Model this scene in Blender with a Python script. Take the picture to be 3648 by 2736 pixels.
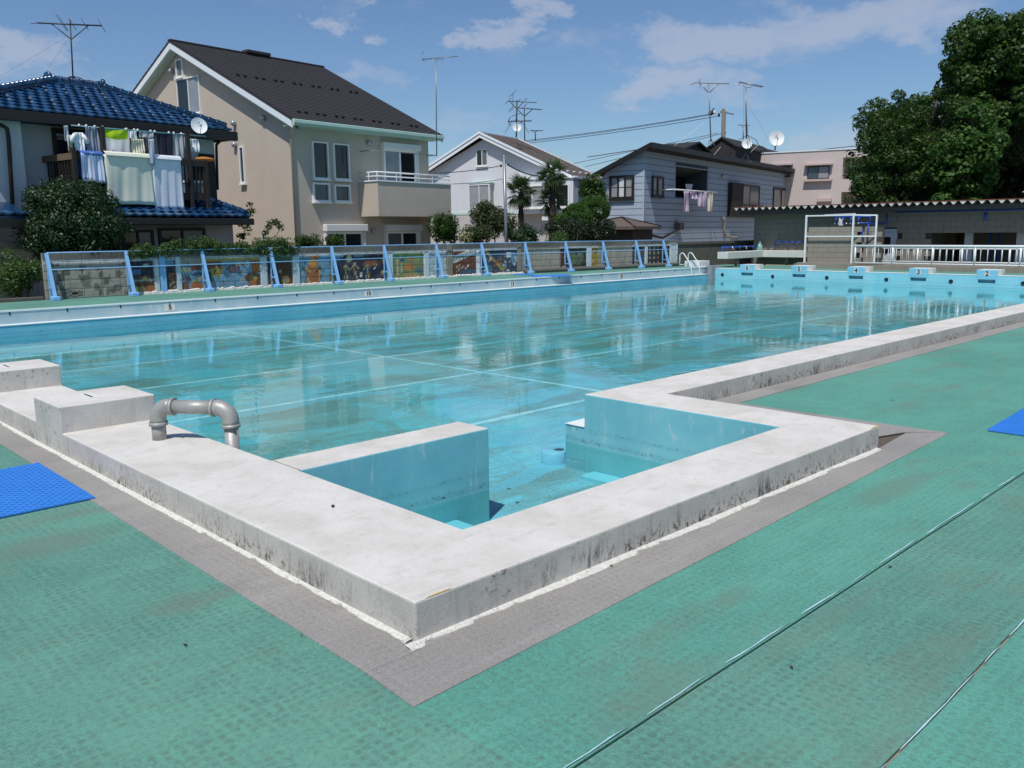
import bpy, bmesh, math, random
import numpy as np
from mathutils import Vector, Matrix
rad = math.radians
scene = bpy.context.scene
for o in list(bpy.data.objects): bpy.data.objects.remove(o)
COL = scene.collection
random.seed(7); RNG = np.random.default_rng(7)

# ---------------------------------------------------------------- camera (solved from the pool's own metre marks)
CF, CAM = 3077.13, Vector((-2.4673, -4.6611, 1.3385))
YAW, PIT, ROL = 0.8009, -0.1743, -0.0107
FW = Vector((math.cos(YAW)*math.cos(PIT), math.sin(YAW)*math.cos(PIT), math.sin(PIT)))
_r = FW.cross(Vector((0,0,1))).normalized(); _u = _r.cross(FW)
RT = math.cos(ROL)*_r + math.sin(ROL)*_u
UP = -math.sin(ROL)*_r + math.cos(ROL)*_u
cam = bpy.data.cameras.new('camera'); cam.sensor_width = 36; cam.lens = CF/3648*36; cam.clip_end = 3000; cam.clip_start = .05
camo = bpy.data.objects.new('camera', cam); COL.objects.link(camo)
camo.matrix_world = Matrix(((RT.x,UP.x,-FW.x,CAM.x),(RT.y,UP.y,-FW.y,CAM.y),(RT.z,UP.z,-FW.z,CAM.z),(0,0,0,1)))
scene.camera = camo

# ---------------------------------------------------------------- light
SUN_AZ, SUN_EL = rad(209), rad(61)
sl = bpy.data.lights.new('sun', 'SUN'); sl.energy = 3.75; sl.angle = rad(.55); sl.color = (1, .965, .91)
so = bpy.data.objects.new('sun', sl); COL.objects.link(so)
sdir = Vector((math.cos(SUN_AZ)*math.cos(SUN_EL), math.sin(SUN_AZ)*math.cos(SUN_EL), math.sin(SUN_EL)))
so.rotation_euler = (-sdir).to_track_quat('-Z', 'Y').to_euler(); so.location = sdir*60
vs = scene.view_settings
vs.view_transform = 'Standard'; vs.look = 'None'; vs.exposure = 0.0; vs.gamma = 1; vs.use_curve_mapping = False
scene.cycles.max_bounces = 8; scene.cycles.transparent_max_bounces = 12
scene.cycles.caustics_reflective = False; scene.cycles.caustics_refractive = False

# ---------------------------------------------------------------- node helpers
def sr(h, k=1.0):
    """'#rrggbb' in sRGB -> linear rgba"""
    h = h.lstrip('#'); v = [int(h[i:i+2],16)/255 for i in (0,2,4)]
    return tuple((c/12.92 if c <= .04045 else ((c+.055)/1.055)**2.4)*k for c in v)+(1,)
class NT:
    def __init__(s, nt): s.t = nt; s.n = nt.nodes; s.l = nt.links
    def put(s, sock, v):
        if v is None: return
        if isinstance(v, bpy.types.NodeSocket): s.l.new(v, sock)
        else:
            if isinstance(v, (tuple, list)) and hasattr(sock.default_value, '__len__'):
                n = len(sock.default_value); v = tuple(v)[:n]+(1,)*(n-len(tuple(v)[:n]))
            sock.default_value = v
    def node(s, t, ins=None, **kw):
        n = s.n.new(t)
        for k, v in kw.items(): setattr(n, k, v)
        for k, v in (ins or {}).items(): s.put(n.inputs[k], v)
        return n
    def math(s, op, a, b=None, c=None, clamp=False):
        n = s.n.new('ShaderNodeMath'); n.operation = op; n.use_clamp = clamp
        s.put(n.inputs[0], a)
        if b is not None: s.put(n.inputs[1], b)
        if c is not None: s.put(n.inputs[2], c)
        return n.outputs[0]
    def mix(s, f, a, b, mode='MIX'):
        n = s.n.new('ShaderNodeMix'); n.data_type = 'RGBA'; n.blend_type = mode
        s.put(n.inputs[0], f); s.put(n.inputs[6], a); s.put(n.inputs[7], b); return n.outputs[2]
    def noise(s, vec, scale, detail=4, rough=.55, dist=0):
        n = s.node('ShaderNodeTexNoise', {'Vector':vec,'Scale':scale,'Detail':detail,'Roughness':rough,'Distortion':dist}); return n.outputs[0]
    def ramp(s, f, lo, hi, smooth=True):
        n = s.n.new('ShaderNodeMapRange'); n.interpolation_type = 'SMOOTHSTEP' if smooth else 'LINEAR'
        s.put(n.inputs[0], f); s.put(n.inputs[1], lo); s.put(n.inputs[2], hi); return n.outputs[0]
    def scale(s, vec, sc, loc=(0,0,0), rot=(0,0,0)):
        n = s.node('ShaderNodeMapping', {'Vector':vec,'Location':loc,'Rotation':rot,'Scale':sc}); return n.outputs[0]
    def xyz(s, vec):
        n = s.node('ShaderNodeSeparateXYZ', {0:vec}); return n.outputs
MATS = {}
def newmat(name):
    m = bpy.data.materials.new(name); m.use_nodes = True; MATS[name] = m
    t = NT(m.node_tree); bs = m.node_tree.nodes['Principled BSDF']
    return m, t, bs
def wpos(t): return t.node('ShaderNodeNewGeometry').outputs['Position']
def opos(t): return t.node('ShaderNodeTexCoord').outputs['Object']
def bump(t, bs, h, strength=.3, dist=.01):
    b = t.node('ShaderNodeBump', {'Height':h,'Strength':strength,'Distance':dist}); t.l.new(b.outputs[0], bs.inputs['Normal'])
def basic(name, col, rough=.7, var=.12, nscale=3., bumpk=0., bscale=60., metal=0., spec=.5, dirt=0., world=True):
    """plain procedural surface: a base colour with broad and fine variation, optional grime and fine relief"""
    m, t, bs = newmat(name)
    if isinstance(col, str): col = sr(col)
    p = wpos(t) if world else opos(t)
    n1 = t.noise(p, nscale, 5, .6); n2 = t.noise(p, nscale*9, 4, .6)
    k = t.math('MULTIPLY_ADD', n1, 2*var, 1-var); k = t.math('MULTIPLY', k, t.math('MULTIPLY_ADD', n2, var, 1-var/2))
    c = t.node('ShaderNodeVectorMath', {0:col[:3]}, operation='SCALE'); t.put(c.inputs['Scale'], k)
    out = c.outputs[0]
    if dirt:
        d = t.ramp(t.noise(t.scale(p,(1,1,.3)), nscale*2.2, 6, .65), .52, .75)
        out = t.mix(t.math('MULTIPLY', d, dirt), out, (col[0]*.35, col[1]*.34, col[2]*.31))
    t.l.new(out, bs.inputs['Base Color'])
    bs.inputs['Roughness'].default_value = rough; bs.inputs['Metallic'].default_value = metal
    bs.inputs['Specular IOR Level'].default_value = spec
    if bumpk: bump(t, bs, t.noise(p, bscale, 5, .6), bumpk, .01)
    return m

# ---------------------------------------------------------------- sky: Nishita with thin cloud
w = bpy.data.worlds.new('World'); scene.world = w; w.use_nodes = True
t = NT(w.node_tree); bg = w.node_tree.nodes['Background']
sky = t.node('ShaderNodeTexSky', sky_type='NISHITA', sun_disc=False, sun_elevation=SUN_EL, sun_rotation=rad(90)-SUN_AZ,
             altitude=30, air_density=1.0, dust_density=.5, ozone_density=3.)
dirv = t.node('ShaderNodeTexCoord').outputs['Generated']
d3 = t.xyz(dirv)
az = t.math('ARCTAN2', d3[1], d3[0]); el = t.math('ARCSINE', d3[2])
wa = t.noise(t.scale(dirv,(1,1,2.)), 14, 6, .65); wb = t.noise(t.scale(dirv,(1,1,2.),(5.2,1.3,2.7)), 11, 6, .65)
az = t.math('ADD', az, t.math('MULTIPLY', t.math('SUBTRACT', wa, .5), .26)); el = t.math('ADD', el, t.math('MULTIPLY', t.math('SUBTRACT', wb, .5), .10))
nz = t.noise(t.scale(dirv, (1,1,2.6)), 9, 7, .6, .4)
nz2 = t.noise(t.scale(dirv, (1,1,2.2)), 3.2, 5, .55, .2)
def sky_dir(px, py):
    d = (FW + RT*((px-1824)/CF) + UP*((1368-py)/CF)).normalized(); return math.atan2(d.y,d.x), math.asin(d.z)
acc = None
for px, py, rx, ry, k in [(30,200,150,70,.85),(230,300,190,60,.5),(1215,88,110,34,.75),(1330,22,80,30,.55),(1800,110,130,46,.75),(1925,34,130,40,.8),
                          (2130,140,210,50,.5),(2560,150,330,80,.95),(3050,70,420,90,.85),(2850,170,260,60,.5),(2420,310,270,64,.8),(2660,345,190,40,.5),(3060,470,240,60,.6),(1640,430,260,60,.45),(1280,270,150,50,.5)]:
    a0, e0 = sky_dir(px, py); ra, re = rx/CF*1.25, ry/CF*1.35
    x = t.math('DIVIDE', t.math('SUBTRACT', az, a0), ra); y = t.math('DIVIDE', t.math('SUBTRACT', el, e0), re)
    e = t.math('ADD', t.math('MULTIPLY', x, x), t.math('MULTIPLY', y, y))
    mk = t.math('MULTIPLY', t.math('SUBTRACT', 1, e, clamp=True), k)
    acc = mk if acc is None else t.math('MAXIMUM', acc, mk)
far = t.math('MULTIPLY', t.ramp(nz2, .52, .75), .55)
acc = t.math('MAXIMUM', acc, far)
cm = t.math('MULTIPLY', t.ramp(t.math('ADD', t.math('MULTIPLY', acc, .75), t.math('MULTIPLY', nz, .75)), .50, 1.0), .55)
skc = t.mix(1., sky.outputs[0], (.86,1.0,1.15,1), 'MULTIPLY')
cl = t.mix(cm, skc, (5.8, 6.2, 7.4, 1))
t.l.new(cl, bg.inputs[0]); bg.inputs[1].default_value = .086

# ---------------------------------------------------------------- pixel rays -> places, used only to survey where things stand
def ray(q): return FW + RT*((q[0]-1824)/CF) + UP*((1368-q[1])/CF)
def at(q, D):
    d = ray(q); return CAM + d*(D/math.hypot(d.x,d.y))
def onz(q, z): d = ray(q); return CAM + d*((z-CAM.z)/d.z)
def ony(q, y): d = ray(q); return CAM + d*((y-CAM.y)/d.y)
def onx(q, x): d = ray(q); return CAM + d*((x-CAM.x)/d.x)
def zr(x0, y0, s): return lambda x, y: (x0+x/s, y0+y/s)
r1 = zr(0,0,2.4254); r2 = zr(0,400,2.4254); r3 = zr(800,380,2.4254); r4 = zr(1480,300,2.4254); r5 = zr(2092,380,2.4254); r6 = zr(2736,400,2.4254)
r7 = zr(400,80,2212/1300); c1 = zr(1540,440,3.456); z2 = zr(160,420,3.16); z3 = zr(0,260,3.77); z6 = zr(0,640,3.686); s5 = zr(2850,740,5.53); t8 = zr(2300,200,3.16)
r8 = zr(2736,0,2.4254)
class Fr:
    """a building's own frame: u along its pool-side front, v away from the pool"""
    def __init__(s, q, D, azd):
        p = at(q, D); s.o = Vector((p.x,p.y,0)); s.az = rad(azd)
        s.u = Vector((math.cos(s.az), math.sin(s.az), 0)); s.v = Vector((-math.sin(s.az), math.cos(s.az), 0))
    def _hit(s, q, n, off):
        d = ray(q); tt = (s.o + n*off - CAM).dot(n)/d.dot(n); P = CAM + d*tt; r = P - s.o
        return Vector((r.dot(s.u), r.dot(s.v), P.z))
    def F(s, q, v=0.): return s._hit(q, s.v, v)
    def S(s, q, u=0.): return s._hit(q, s.u, u)
    def root(s, name, label, cat, group=None):
        return thing(name, label, cat, s.o, s.az, group)

# ---------------------------------------------------------------- mesh and object helpers
class MB:
    def __init__(s): s.v = []; s.f = []; s.m = []; s.sm = []
    def quad(s, *pts, m=0, smooth=False):
        i = len(s.v); s.v += [tuple(p) for p in pts]; s.f.append(tuple(range(i, i+len(pts)))); s.m.append(m); s.sm.append(smooth); return s
    def box(s, x0, x1, y0, y1, z0, z1, m=0):
        i = len(s.v)
        s.v += [(x0,y0,z0),(x1,y0,z0),(x1,y1,z0),(x0,y1,z0),(x0,y0,z1),(x1,y0,z1),(x1,y1,z1),(x0,y1,z1)]
        for f in ((3,2,1,0),(4,5,6,7),(0,1,5,4),(1,2,6,5),(2,3,7,6),(3,0,4,7)): s.f.append(tuple(i+k for k in f)); s.m.append(m); s.sm.append(False)
        return s
    def prism(s, poly, z0, z1, m=0, mt=None, ms=None):
        """poly CCW in xy; ms: material per side"""
        n = len(poly); i = len(s.v)
        s.v += [(x,y,z0) for x,y in poly] + [(x,y,z1) for x,y in poly]
        s.f.append(tuple(i+n+k for k in range(n))); s.m.append(m if mt is None else mt); s.sm.append(False)
        s.f.append(tuple(i+k for k in reversed(range(n)))); s.m.append(m); s.sm.append(False)
        for k in range(n):
            j = (k+1) % n; s.f.append((i+k, i+j, i+n+j, i+n+k)); s.m.append(m if ms is None else ms[k]); s.sm.append(False)
        return s
    def extr(s, prof, fn, a0, a1, m=0):
        """profile of 2-d points swept from a0 to a1 through fn(p, q, a)->xyz"""
        n = len(prof); i = len(s.v)
        s.v += [tuple(fn(p,q,a0)) for p,q in prof] + [tuple(fn(p,q,a1)) for p,q in prof]
        s.f.append(tuple(i+k for k in range(n))); s.f.append(tuple(i+n+k for k in reversed(range(n)))); s.m += [m,m]; s.sm += [False]*2
        for k in range(n):
            j = (k+1)%n; s.f.append((i+j, i+k, i+n+k, i+n+j)); s.m.append(m); s.sm.append(False)
        return s
    def tube(s, path, r, n=8, m=0, cap=True):
        path = [Vector(p) for p in path]; rs = r if isinstance(r, (list,tuple)) else [r]*len(path)
        i0 = len(s.v); prev = None
        for k, p in enumerate(path):
            d = (path[min(k+1,len(path)-1)] - path[max(k-1,0)]).normalized()
            a = prev if prev is not None else (Vector((0,0,1)) if abs(d.z) < .9 else Vector((1,0,0)))
            a = (a - d*a.dot(d)).normalized(); prev = a; b = d.cross(a)
            for j in range(n):
                an = 2*math.pi*j/n; s.v.append(tuple(p + (a*math.cos(an)+b*math.sin(an))*rs[k]))
        for k in range(len(path)-1):
            for j in range(n):
                q = (j+1)%n; s.f.append((i0+k*n+j, i0+k*n+q, i0+(k+1)*n+q, i0+(k+1)*n+j)); s.m.append(m); s.sm.append(n > 4)
        if cap:
            s.f.append(tuple(i0+j for j in reversed(range(n)))); s.f.append(tuple(i0+(len(path)-1)*n+j for j in range(n))); s.m += [m,m]; s.sm += [False]*2
        return s
    def bar(s, a, b, w, d=None, m=0):
        """rectangular bar between two points"""
        a = Vector(a); b = Vector(b); d = d or w; z = (b-a).normalized()
        x = z.cross(Vector((0,0,1)))
        if x.length < 1e-4: x = Vector((1,0,0))
        x.normalize(); y = x.cross(z); i = len(s.v)
        for p in (a,b):
            for sx, sy in ((-1,-1),(1,-1),(1,1),(-1,1)): s.v.append(tuple(p + x*(sx*w/2) + y*(sy*d/2)))
        for f in ((3,2,1,0),(4,5,6,7),(0,1,5,4),(1,2,6,5),(2,3,7,6),(3,0,4,7)): s.f.append(tuple(i+k for k in f)); s.m.append(m); s.sm.append(False)
        return s
    def lathe(s, prof, c, axis=(0,0,1), n=20, m=0):
        z = Vector(axis).normalized(); x = z.orthogonal().normalized(); y = z.cross(x); c = Vector(c); i0 = len(s.v)
        for r, h in prof:
            for j in range(n):
                an = 2*math.pi*j/n; s.v.append(tuple(c + z*h + (x*math.cos(an)+y*math.sin(an))*r))
        for k in range(len(prof)-1):
            for j in range(n):
                q = (j+1)%n; s.f.append((i0+k*n+j, i0+k*n+q, i0+(k+1)*n+q, i0+(k+1)*n+j)); s.m.append(m); s.sm.append(True)
        return s
    def mesh(s, name, mats):
        me = bpy.data.meshes.new(name); me.from_pydata(s.v, [], s.f)
        for q in (mats if isinstance(mats, (list,tuple)) else [mats]): me.materials.append(MATS[q] if isinstance(q, str) else q)
        me.polygons.foreach_set('material_index', s.m); me.polygons.foreach_set('use_smooth', s.sm); me.update(); return me
    def build(s, name, mats, parent=None, bevel=0., seg=2, recalc=False):
        me = s.mesh(name, mats)
        if recalc or bevel:
            bm = bmesh.new(); bm.from_mesh(me)
            if bevel: bmesh.ops.remove_doubles(bm, verts=bm.verts, dist=1e-5)
            bmesh.ops.recalc_face_normals(bm, faces=bm.faces); bm.to_mesh(me); bm.free()
        o = link(name, me, parent)
        if bevel:
            md = o.modifiers.new('bevel', 'BEVEL'); md.width = bevel; md.segments = seg; md.limit_method = 'ANGLE'; md.angle_limit = rad(40)
        return o
def link(name, data, parent=None):
    o = bpy.data.objects.new(name, data); COL.objects.link(o)
    if parent is not None: o.parent = parent
    return o
def tag(o, label=None, cat=None, group=None, kind=None):
    if label: o['label'] = label
    if cat: o['category'] = cat
    if group: o['group'] = group
    if kind: o['kind'] = kind
    return o
def thing(name, label, cat, loc=(0,0,0), rz=0., group=None):
    o = link(name, None); o.location = loc; o.rotation_euler = (0,0,rz); o.empty_display_size = .2
    return tag(o, label, cat, group)
def srgb_curve(): pass
def text_mesh(txt, size, font_w=1.0):
    cu = bpy.data.curves.new('txt', 'FONT'); cu.body = txt; cu.size = size; cu.align_x = 'CENTER'; cu.align_y = 'CENTER'; cu.extrude = .002; cu.offset = size*.018; cu.resolution_u = 3
    o = bpy.data.objects.new('txt', cu); COL.objects.link(o)
    dg = bpy.context.evaluated_depsgraph_get(); me = bpy.data.meshes.new_from_object(o.evaluated_get(dg))
    bpy.data.objects.remove(o); return me
# ================================================================ materials of the pool and its deck
def onz_(q, z): d = FW + RT*((q[0]-1824)/CF) + UP*((1368-q[1])/CF); return CAM + d*((z-CAM.z)/d.z)
def mat_deck(name, ca, cb, spot, sk=.62):
    m, t, bs = newmat(name); p = wpos(t)
    n1 = t.noise(p, .9, 6, .6, .3); n2 = t.noise(t.scale(p,(1,1,1)), 5, 5, .6); n3 = t.noise(p, 260, 2, .5)
    col = t.mix(t.ramp(n1, .32, .68), ca, cb)
    lat = t.noise(t.scale(p,(.5,5,1)), 2.2, 4, .6); col = t.mix(t.math('MULTIPLY', t.ramp(lat,.5,.75), .35), col, [c*1.18 for c in cb[:3]])
    vor = t.node('ShaderNodeTexVoronoi', {'Vector':p,'Scale':25.,'Randomness':.3}, feature='F1', voronoi_dimensions='2D').outputs['Distance']
    cell = t.math('SUBTRACT', 1, t.ramp(vor, .16, .47))
    patch = t.ramp(n2, .38, .62); patch = t.math('MULTIPLY_ADD', patch, .75, .25)
    wv = t.node('ShaderNodeTexVoronoi', {'Vector':p,'Scale':165.,'Randomness':.15}, feature='F1', voronoi_dimensions='2D').outputs['Distance']
    weave = t.ramp(wv, .2, .6)
    dark = t.math('MULTIPLY', t.math('MULTIPLY', cell, patch), t.math('MULTIPLY_ADD', weave, .6, .35))
    col = t.mix(t.math('MULTIPLY', dark, sk), col, spot)
    fine = t.noise(p, 95, 3, .7); col = t.mix(t.math('MULTIPLY', t.ramp(fine,.52,.7), .5), col, spot); col = t.mix(t.math('MULTIPLY', t.ramp(fine,.5,.34), .3), col, [min(1,c*1.45) for c in cb[:3]])
    dirt = t.ramp(t.noise(t.scale(p,(1,2.4,1),(3.1,.7,0)), 1.05, 6, .62), .52, .72)
    col = t.mix(t.math('MULTIPLY', dirt, .38), col, (.19,.18,.145))
    x_, y_, _ = t.xyz(p)
    for q, rx_, ry_, kk in (((150,1945),.30,.16,.55),((3180,1745),.42,.10,.5),((2330,2470),.30,.09,.5),((2620,2120),.12,.05,.4),((640,2150),.10,.10,.35),((2900,2240),.5,.05,.3)):
        c = onz_(q, -.163); e = t.math('ADD', t.math('POWER', t.math('DIVIDE', t.math('SUBTRACT', x_, c.x), rx_), 2.), t.math('POWER', t.math('DIVIDE', t.math('SUBTRACT', y_, c.y), ry_), 2.))
        e = t.math('ADD', e, t.math('MULTIPLY', t.math('SUBTRACT', n2, .5), 3.)); col = t.mix(t.math('MULTIPLY', t.ramp(e, 2.2, -.2), kk*.9), col, (.155,.19,.155))
    sp = t.ramp(t.noise(p, 420, 1, .5), .72, .8); col = t.mix(t.math('MULTIPLY', sp, .35), col, (.5,.62,.56))
    t.l.new(col, bs.inputs['Base Color']); bs.inputs['Roughness'].default_value = .72; bs.inputs['Specular IOR Level'].default_value = .35
    h = t.math('ADD', t.math('MULTIPLY', weave, -1), t.math('MULTIPLY', n3, .4)); bump(t, bs, h, .55, .003)
    return m
mat_deck('deck_green', sr('#588d7e'), sr('#679d8b'), (.075,.11,.095), .62)
mat_deck('deck_green_worn', sr('#579685'), sr('#62a491'), (.08,.115,.10), .45)
mat_deck('deck_grey', sr('#928e89'), sr('#a29e98'), (.19,.18,.17), .5)
basic('deck_base', '#8d8578', .9, .25, 4, .4, 90)
basic('pale_edge', '#b4d2da', .6, .35, 30)
basic('plaster_white', '#d6d4cc', .9, .25, 26, .8, 80, dirt=.95)
basic('soil', '#5f574c', .95, .4, 14, .9, 60)

def mat_coping(name):
    m, t, bs = newmat(name); p = wpos(t)
    n1 = t.noise(p, 2.3, 7, .62, .5); n2 = t.noise(t.scale(p,(1,4,1),(0,0,0),(0,0,.5)), 3.4, 6, .65, .6); n3 = t.noise(p, 70, 4, .6)
    col = t.mix(t.ramp(n1, .35, .7), sr('#dad6cf'), sr('#c9c4bb'))
    col = t.mix(t.math('MULTIPLY', t.ramp(n2, .54, .74), .34), col, sr('#a7a298'))
    col = t.mix(t.math('MULTIPLY', t.ramp(t.noise(p, 11, 6, .75, .4), .5, .7), .4), col, sr('#b3ada2'))
    col = t.mix(t.math('MULTIPLY', t.ramp(t.noise(p, 190, 3, .7), .5, .68), .35), col, sr('#9b968d'))
    col = t.mix(t.math('MULTIPLY', t.ramp(t.noise(p, 26, 5, .7), .66, .76), .4), col, sr('#8e887c'))
    col = t.mix(t.math('MULTIPLY', t.ramp(n3, .45, .75), .16), col, sr('#aeaaa4'))
    t.l.new(col, bs.inputs['Base Color']); bs.inputs['Roughness'].default_value = .88; bs.inputs['Specular IOR Level'].default_value = .25
    bump(t, bs, t.math('ADD', n3, t.math('MULTIPLY', n2, .6)), .35, .006)
mat_coping('coping_white')
def mat_stained(name, base, k=1.):
    m, t, bs = newmat(name); p = wpos(t); z = t.xyz(p)[2]
    n1 = t.noise(p, 3, 6, .6, .3); st = t.noise(t.scale(p,(9,9,.8)), 1.6, 6, .68, .2); sp = t.noise(p, 24, 6, .72, .3)
    col = t.mix(t.ramp(n1, .3, .7), base, [c*.82 for c in base[:3]])
    col = t.mix(t.math('MULTIPLY', t.ramp(st, .53, .73), .42*k), col, sr('#86817a'))
    col = t.mix(t.math('MULTIPLY', t.ramp(t.noise(p, 130, 4, .75), .48, .66), .4), col, sr('#8f8a82'))
    big = t.ramp(t.noise(p, 1.3, 4, .6), .42, .58)
    col = t.mix(t.math('MULTIPLY', t.math('MULTIPLY', t.ramp(sp, .56, .66), big), .7*k), col, sr('#4b473c'))
    moss = t.math('MULTIPLY', t.math('MULTIPLY', t.ramp(t.noise(t.scale(p,(4,4,2.2)), 11, 7, .8), .5, .58), t.ramp(t.noise(p,1.1,4,.6), .40, .56)), t.ramp(z, -.04, -.14))
    col = t.mix(t.math('MULTIPLY', moss, .95*k), col, sr('#4a4636'))
    blk = t.math('MULTIPLY', t.math('MULTIPLY', t.ramp(t.noise(t.scale(p,(3,3,1.2),(2,7,1)), 1.5, 4, .6), .56, .64), t.ramp(t.noise(t.scale(p,(5,5,1)), 9, 6, .75), .42, .6)), t.ramp(z, .0, -.12)); col = t.mix(t.math('MULTIPLY', blk, .75*k), col, sr('#45423a'))
    t.l.new(col, bs.inputs['Base Color']); bs.inputs['Roughness'].default_value = .9; bs.inputs['Specular IOR Level'].default_value = .25
    bump(t, bs, t.math('ADD', t.noise(p, 110, 4, .6), sp), .3, .005)
mat_stained('coping_side', sr('#cdc7bf')); mat_stained('block_side', sr('#d0cbc3'), .9)
def mat_poolwall(name, c0, c1_, chip=.35):
    m, t, bs = newmat(name); p = wpos(t)
    n1 = t.noise(p, 1.6, 6, .6, .4); n2 = t.noise(t.scale(p,(3,3,1)), 3.5, 6, .7, .5); n3 = t.noise(p, 45, 5, .7)
    col = t.mix(t.ramp(n1, .3, .7), c0, c1_)
    col = t.mix(t.math('MULTIPLY', t.ramp(n2, .58, .72), chip), col, sr('#cfd6d6'))
    col = t.mix(t.math('MULTIPLY', t.ramp(n3, .68, .74), .5), col, sr('#3c5a60'))
    z = t.xyz(p)[2]; zz = t.math('ADD', z, t.math('MULTIPLY', t.math('SUBTRACT', n1, .5), .03))
    band = t.math('MAXIMUM', t.math('MULTIPLY', t.ramp(t.math('ABSOLUTE', t.math('ADD', zz, .31)), .03, .0), .6), t.ramp(t.math('ABSOLUTE', t.math('ADD', zz, .405)), .035, 0.))
    col = t.mix(t.math('MULTIPLY', band, .22), col, sr('#5f8a8c')); col = t.mix(t.math('MULTIPLY', t.math('MULTIPLY', band, t.ramp(t.noise(p, 38, 5, .7), .57, .62)), .9), col, sr('#22362f'))
    col = t.mix(t.math('MULTIPLY', t.ramp(t.noise(p, 9, 6, .75, .6), .56, .74), .3), col, sr('#b9c9c6'))
    t.l.new(col, bs.inputs['Base Color']); bs.inputs['Roughness'].default_value = .6
    bump(t, bs, n3, .15, .004)
mat_poolwall('pool_blue', sr('#70b4be'), sr('#86c5cc'), .55)
mat_poolwall('pool_blue_far', sr('#84cede'), sr('#98d8e4'), .25)
mat_poolwall('pool_wall_worn', sr('#93b4be'), sr('#b4c4c8'), .85)
mat_poolwall('pool_blue_low', sr('#68b4cc'), sr('#7cc2d4'), .35)
def mat_floor():
    m, t, bs = newmat('pool_floor'); p = wpos(t); x, y, _ = t.xyz(p)
    n1 = t.noise(t.scale(p,(1,.45,1),(0,0,0),(0,0,.35)), .9, 8, .68, .9); n2 = t.noise(t.scale(p,(.5,1.6,1)), 1.5, 8, .7, .8); n3 = t.noise(p, 30, 6, .75)
    teal = t.mix(t.ramp(n1, .3, .7), sr('#6cc4d3'), sr('#90dcea'))
    near = t.math('MULTIPLY', t.ramp(x, 6.5, 1.5), t.ramp(y, 2.6, -.2))
    clear = t.math('MULTIPLY_ADD', near, .6, t.math('MULTIPLY', t.ramp(t.noise(p,.55,5,.6,.6), .55, .68), .6), clamp=True)
    col = t.mix(clear, teal, sr('#8dd8ea'))
    alg = t.ramp(t.math('ADD', t.math('MULTIPLY', n2, .75), t.math('MULTIPLY', n1, .35)), .47, .66)
    alg = t.math('MAXIMUM', alg, t.math('MULTIPLY', near, t.ramp(t.noise(t.scale(p,(.8,2.6,1),(1.3,0,0),(0,0,.45)), 1.25, 7, .62, .5), .5, .58)))
    alg = t.math('MULTIPLY', alg, t.math('MULTIPLY_ADD', t.ramp(n3,.35,.65), .5, .5))
    big = t.ramp(t.noise(t.scale(p,(.9,.5,1),(4,2,0),(0,0,-.3)), .55, 6, .65, .7), .5, .62)
    col = t.mix(t.math('MULTIPLY', t.math('MAXIMUM', alg, t.math('MULTIPLY', big, .7)), .85), col, sr('#87917f'))
    vp = t.node('ShaderNodeTexVoronoi', {'Vector':t.scale(p,(.75,2.3,1),(0,0,0),(0,0,.06)),'Scale':1.,'Randomness':.95}, feature='F1', distance='CHEBYCHEV', voronoi_dimensions='2D').outputs['Color']; vr = t.xyz(vp)[0]
    col = t.mix(t.math('MULTIPLY', t.ramp(vr, .74, .78), .5), col, sr('#7cc9e2')); col = t.mix(t.math('MULTIPLY', t.ramp(vr, .24, .2), .35), col, sr('#74857a'))
    g1 = t.noise(p, 42, 5, .75); g2 = t.noise(t.scale(p,(1,1.8,1)), 12, 5, .72)
    col = t.mix(t.math('MULTIPLY', t.ramp(g1, .5, .68), .42), col, sr('#4f6a66')); col = t.mix(t.math('MULTIPLY', t.ramp(g1, .48, .34), .3), col, sr('#b4dbe0')); col = t.mix(t.math('MULTIPLY', t.ramp(g2, .55, .72), .4), col, sr('#6f7c6c'))
    col = t.mix(t.math('MULTIPLY', t.ramp(t.noise(p, 60, 4, .7), .68, .73), .8), col, sr('#26382f'))
    t.l.new(col, bs.inputs['Base Color']); bs.inputs['Roughness'].default_value = .8; bs.inputs['Specular IOR Level'].default_value = 0
mat_floor()
m, t, bs = newmat('lane_line'); p = wpos(t); t.l.new(t.mix(t.ramp(t.noise(p, 4, 6, .7), .42, .62), sr('#c9ecf5'), sr('#9ad9e6')), bs.inputs['Base Color']); bs.inputs['Roughness'].default_value = .8; bs.inputs['Specular IOR Level'].default_value = 0; basic('drain_blue', '#93cfe6', .5, .2, 9)
basic('black_mark', '#15181c', .6, .1); basic('plate_white', '#d8d6cf', .7, .15, 30); basic('white_paint', '#e4e4e2', .45, .05, 5)
basic('steel_pipe', '#a6a49e', .42, .18, 9, .2, 120, metal=.2, dirt=.5)
basic('mat_blue', '#3380d4', .6, .14, 9, dirt=.12)
basic('ledge_white', '#dfe6e4', .7, .12, 12, dirt=.4)
basic('grey_plate', '#8b9094', .5, .15, 6)
m, t, bs = newmat('water'); nt = m.node_tree; p = wpos(t)
h = t.math('ADD', t.noise(t.scale(p,(1,1,1)), 2.2, 3, .55, .4), t.math('MULTIPLY', t.noise(p, 7.5, 3, .5, .3), .32))
amp = t.math('MULTIPLY_ADD', t.ramp(t.noise(p,.22,3,.5), .4, .62), .75, .25)
b = t.node('ShaderNodeBump', {'Height':t.math('MULTIPLY',h,amp),'Strength':.35,'Distance':.02})
fr = t.node('ShaderNodeFresnel', {'IOR':1.33,'Normal':b.outputs[0]})
tr = t.node('ShaderNodeBsdfTransparent', {'Color':(.74,.95,.96,1)}); gl = t.node('ShaderNodeBsdfGlossy', {'Color':(1,1,1,1),'Roughness':.015,'Normal':b.outputs[0]})
mx = t.node('ShaderNodeMixShader', {0:fr.outputs[0],1:tr.outputs[0],2:gl.outputs[0]})
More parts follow.
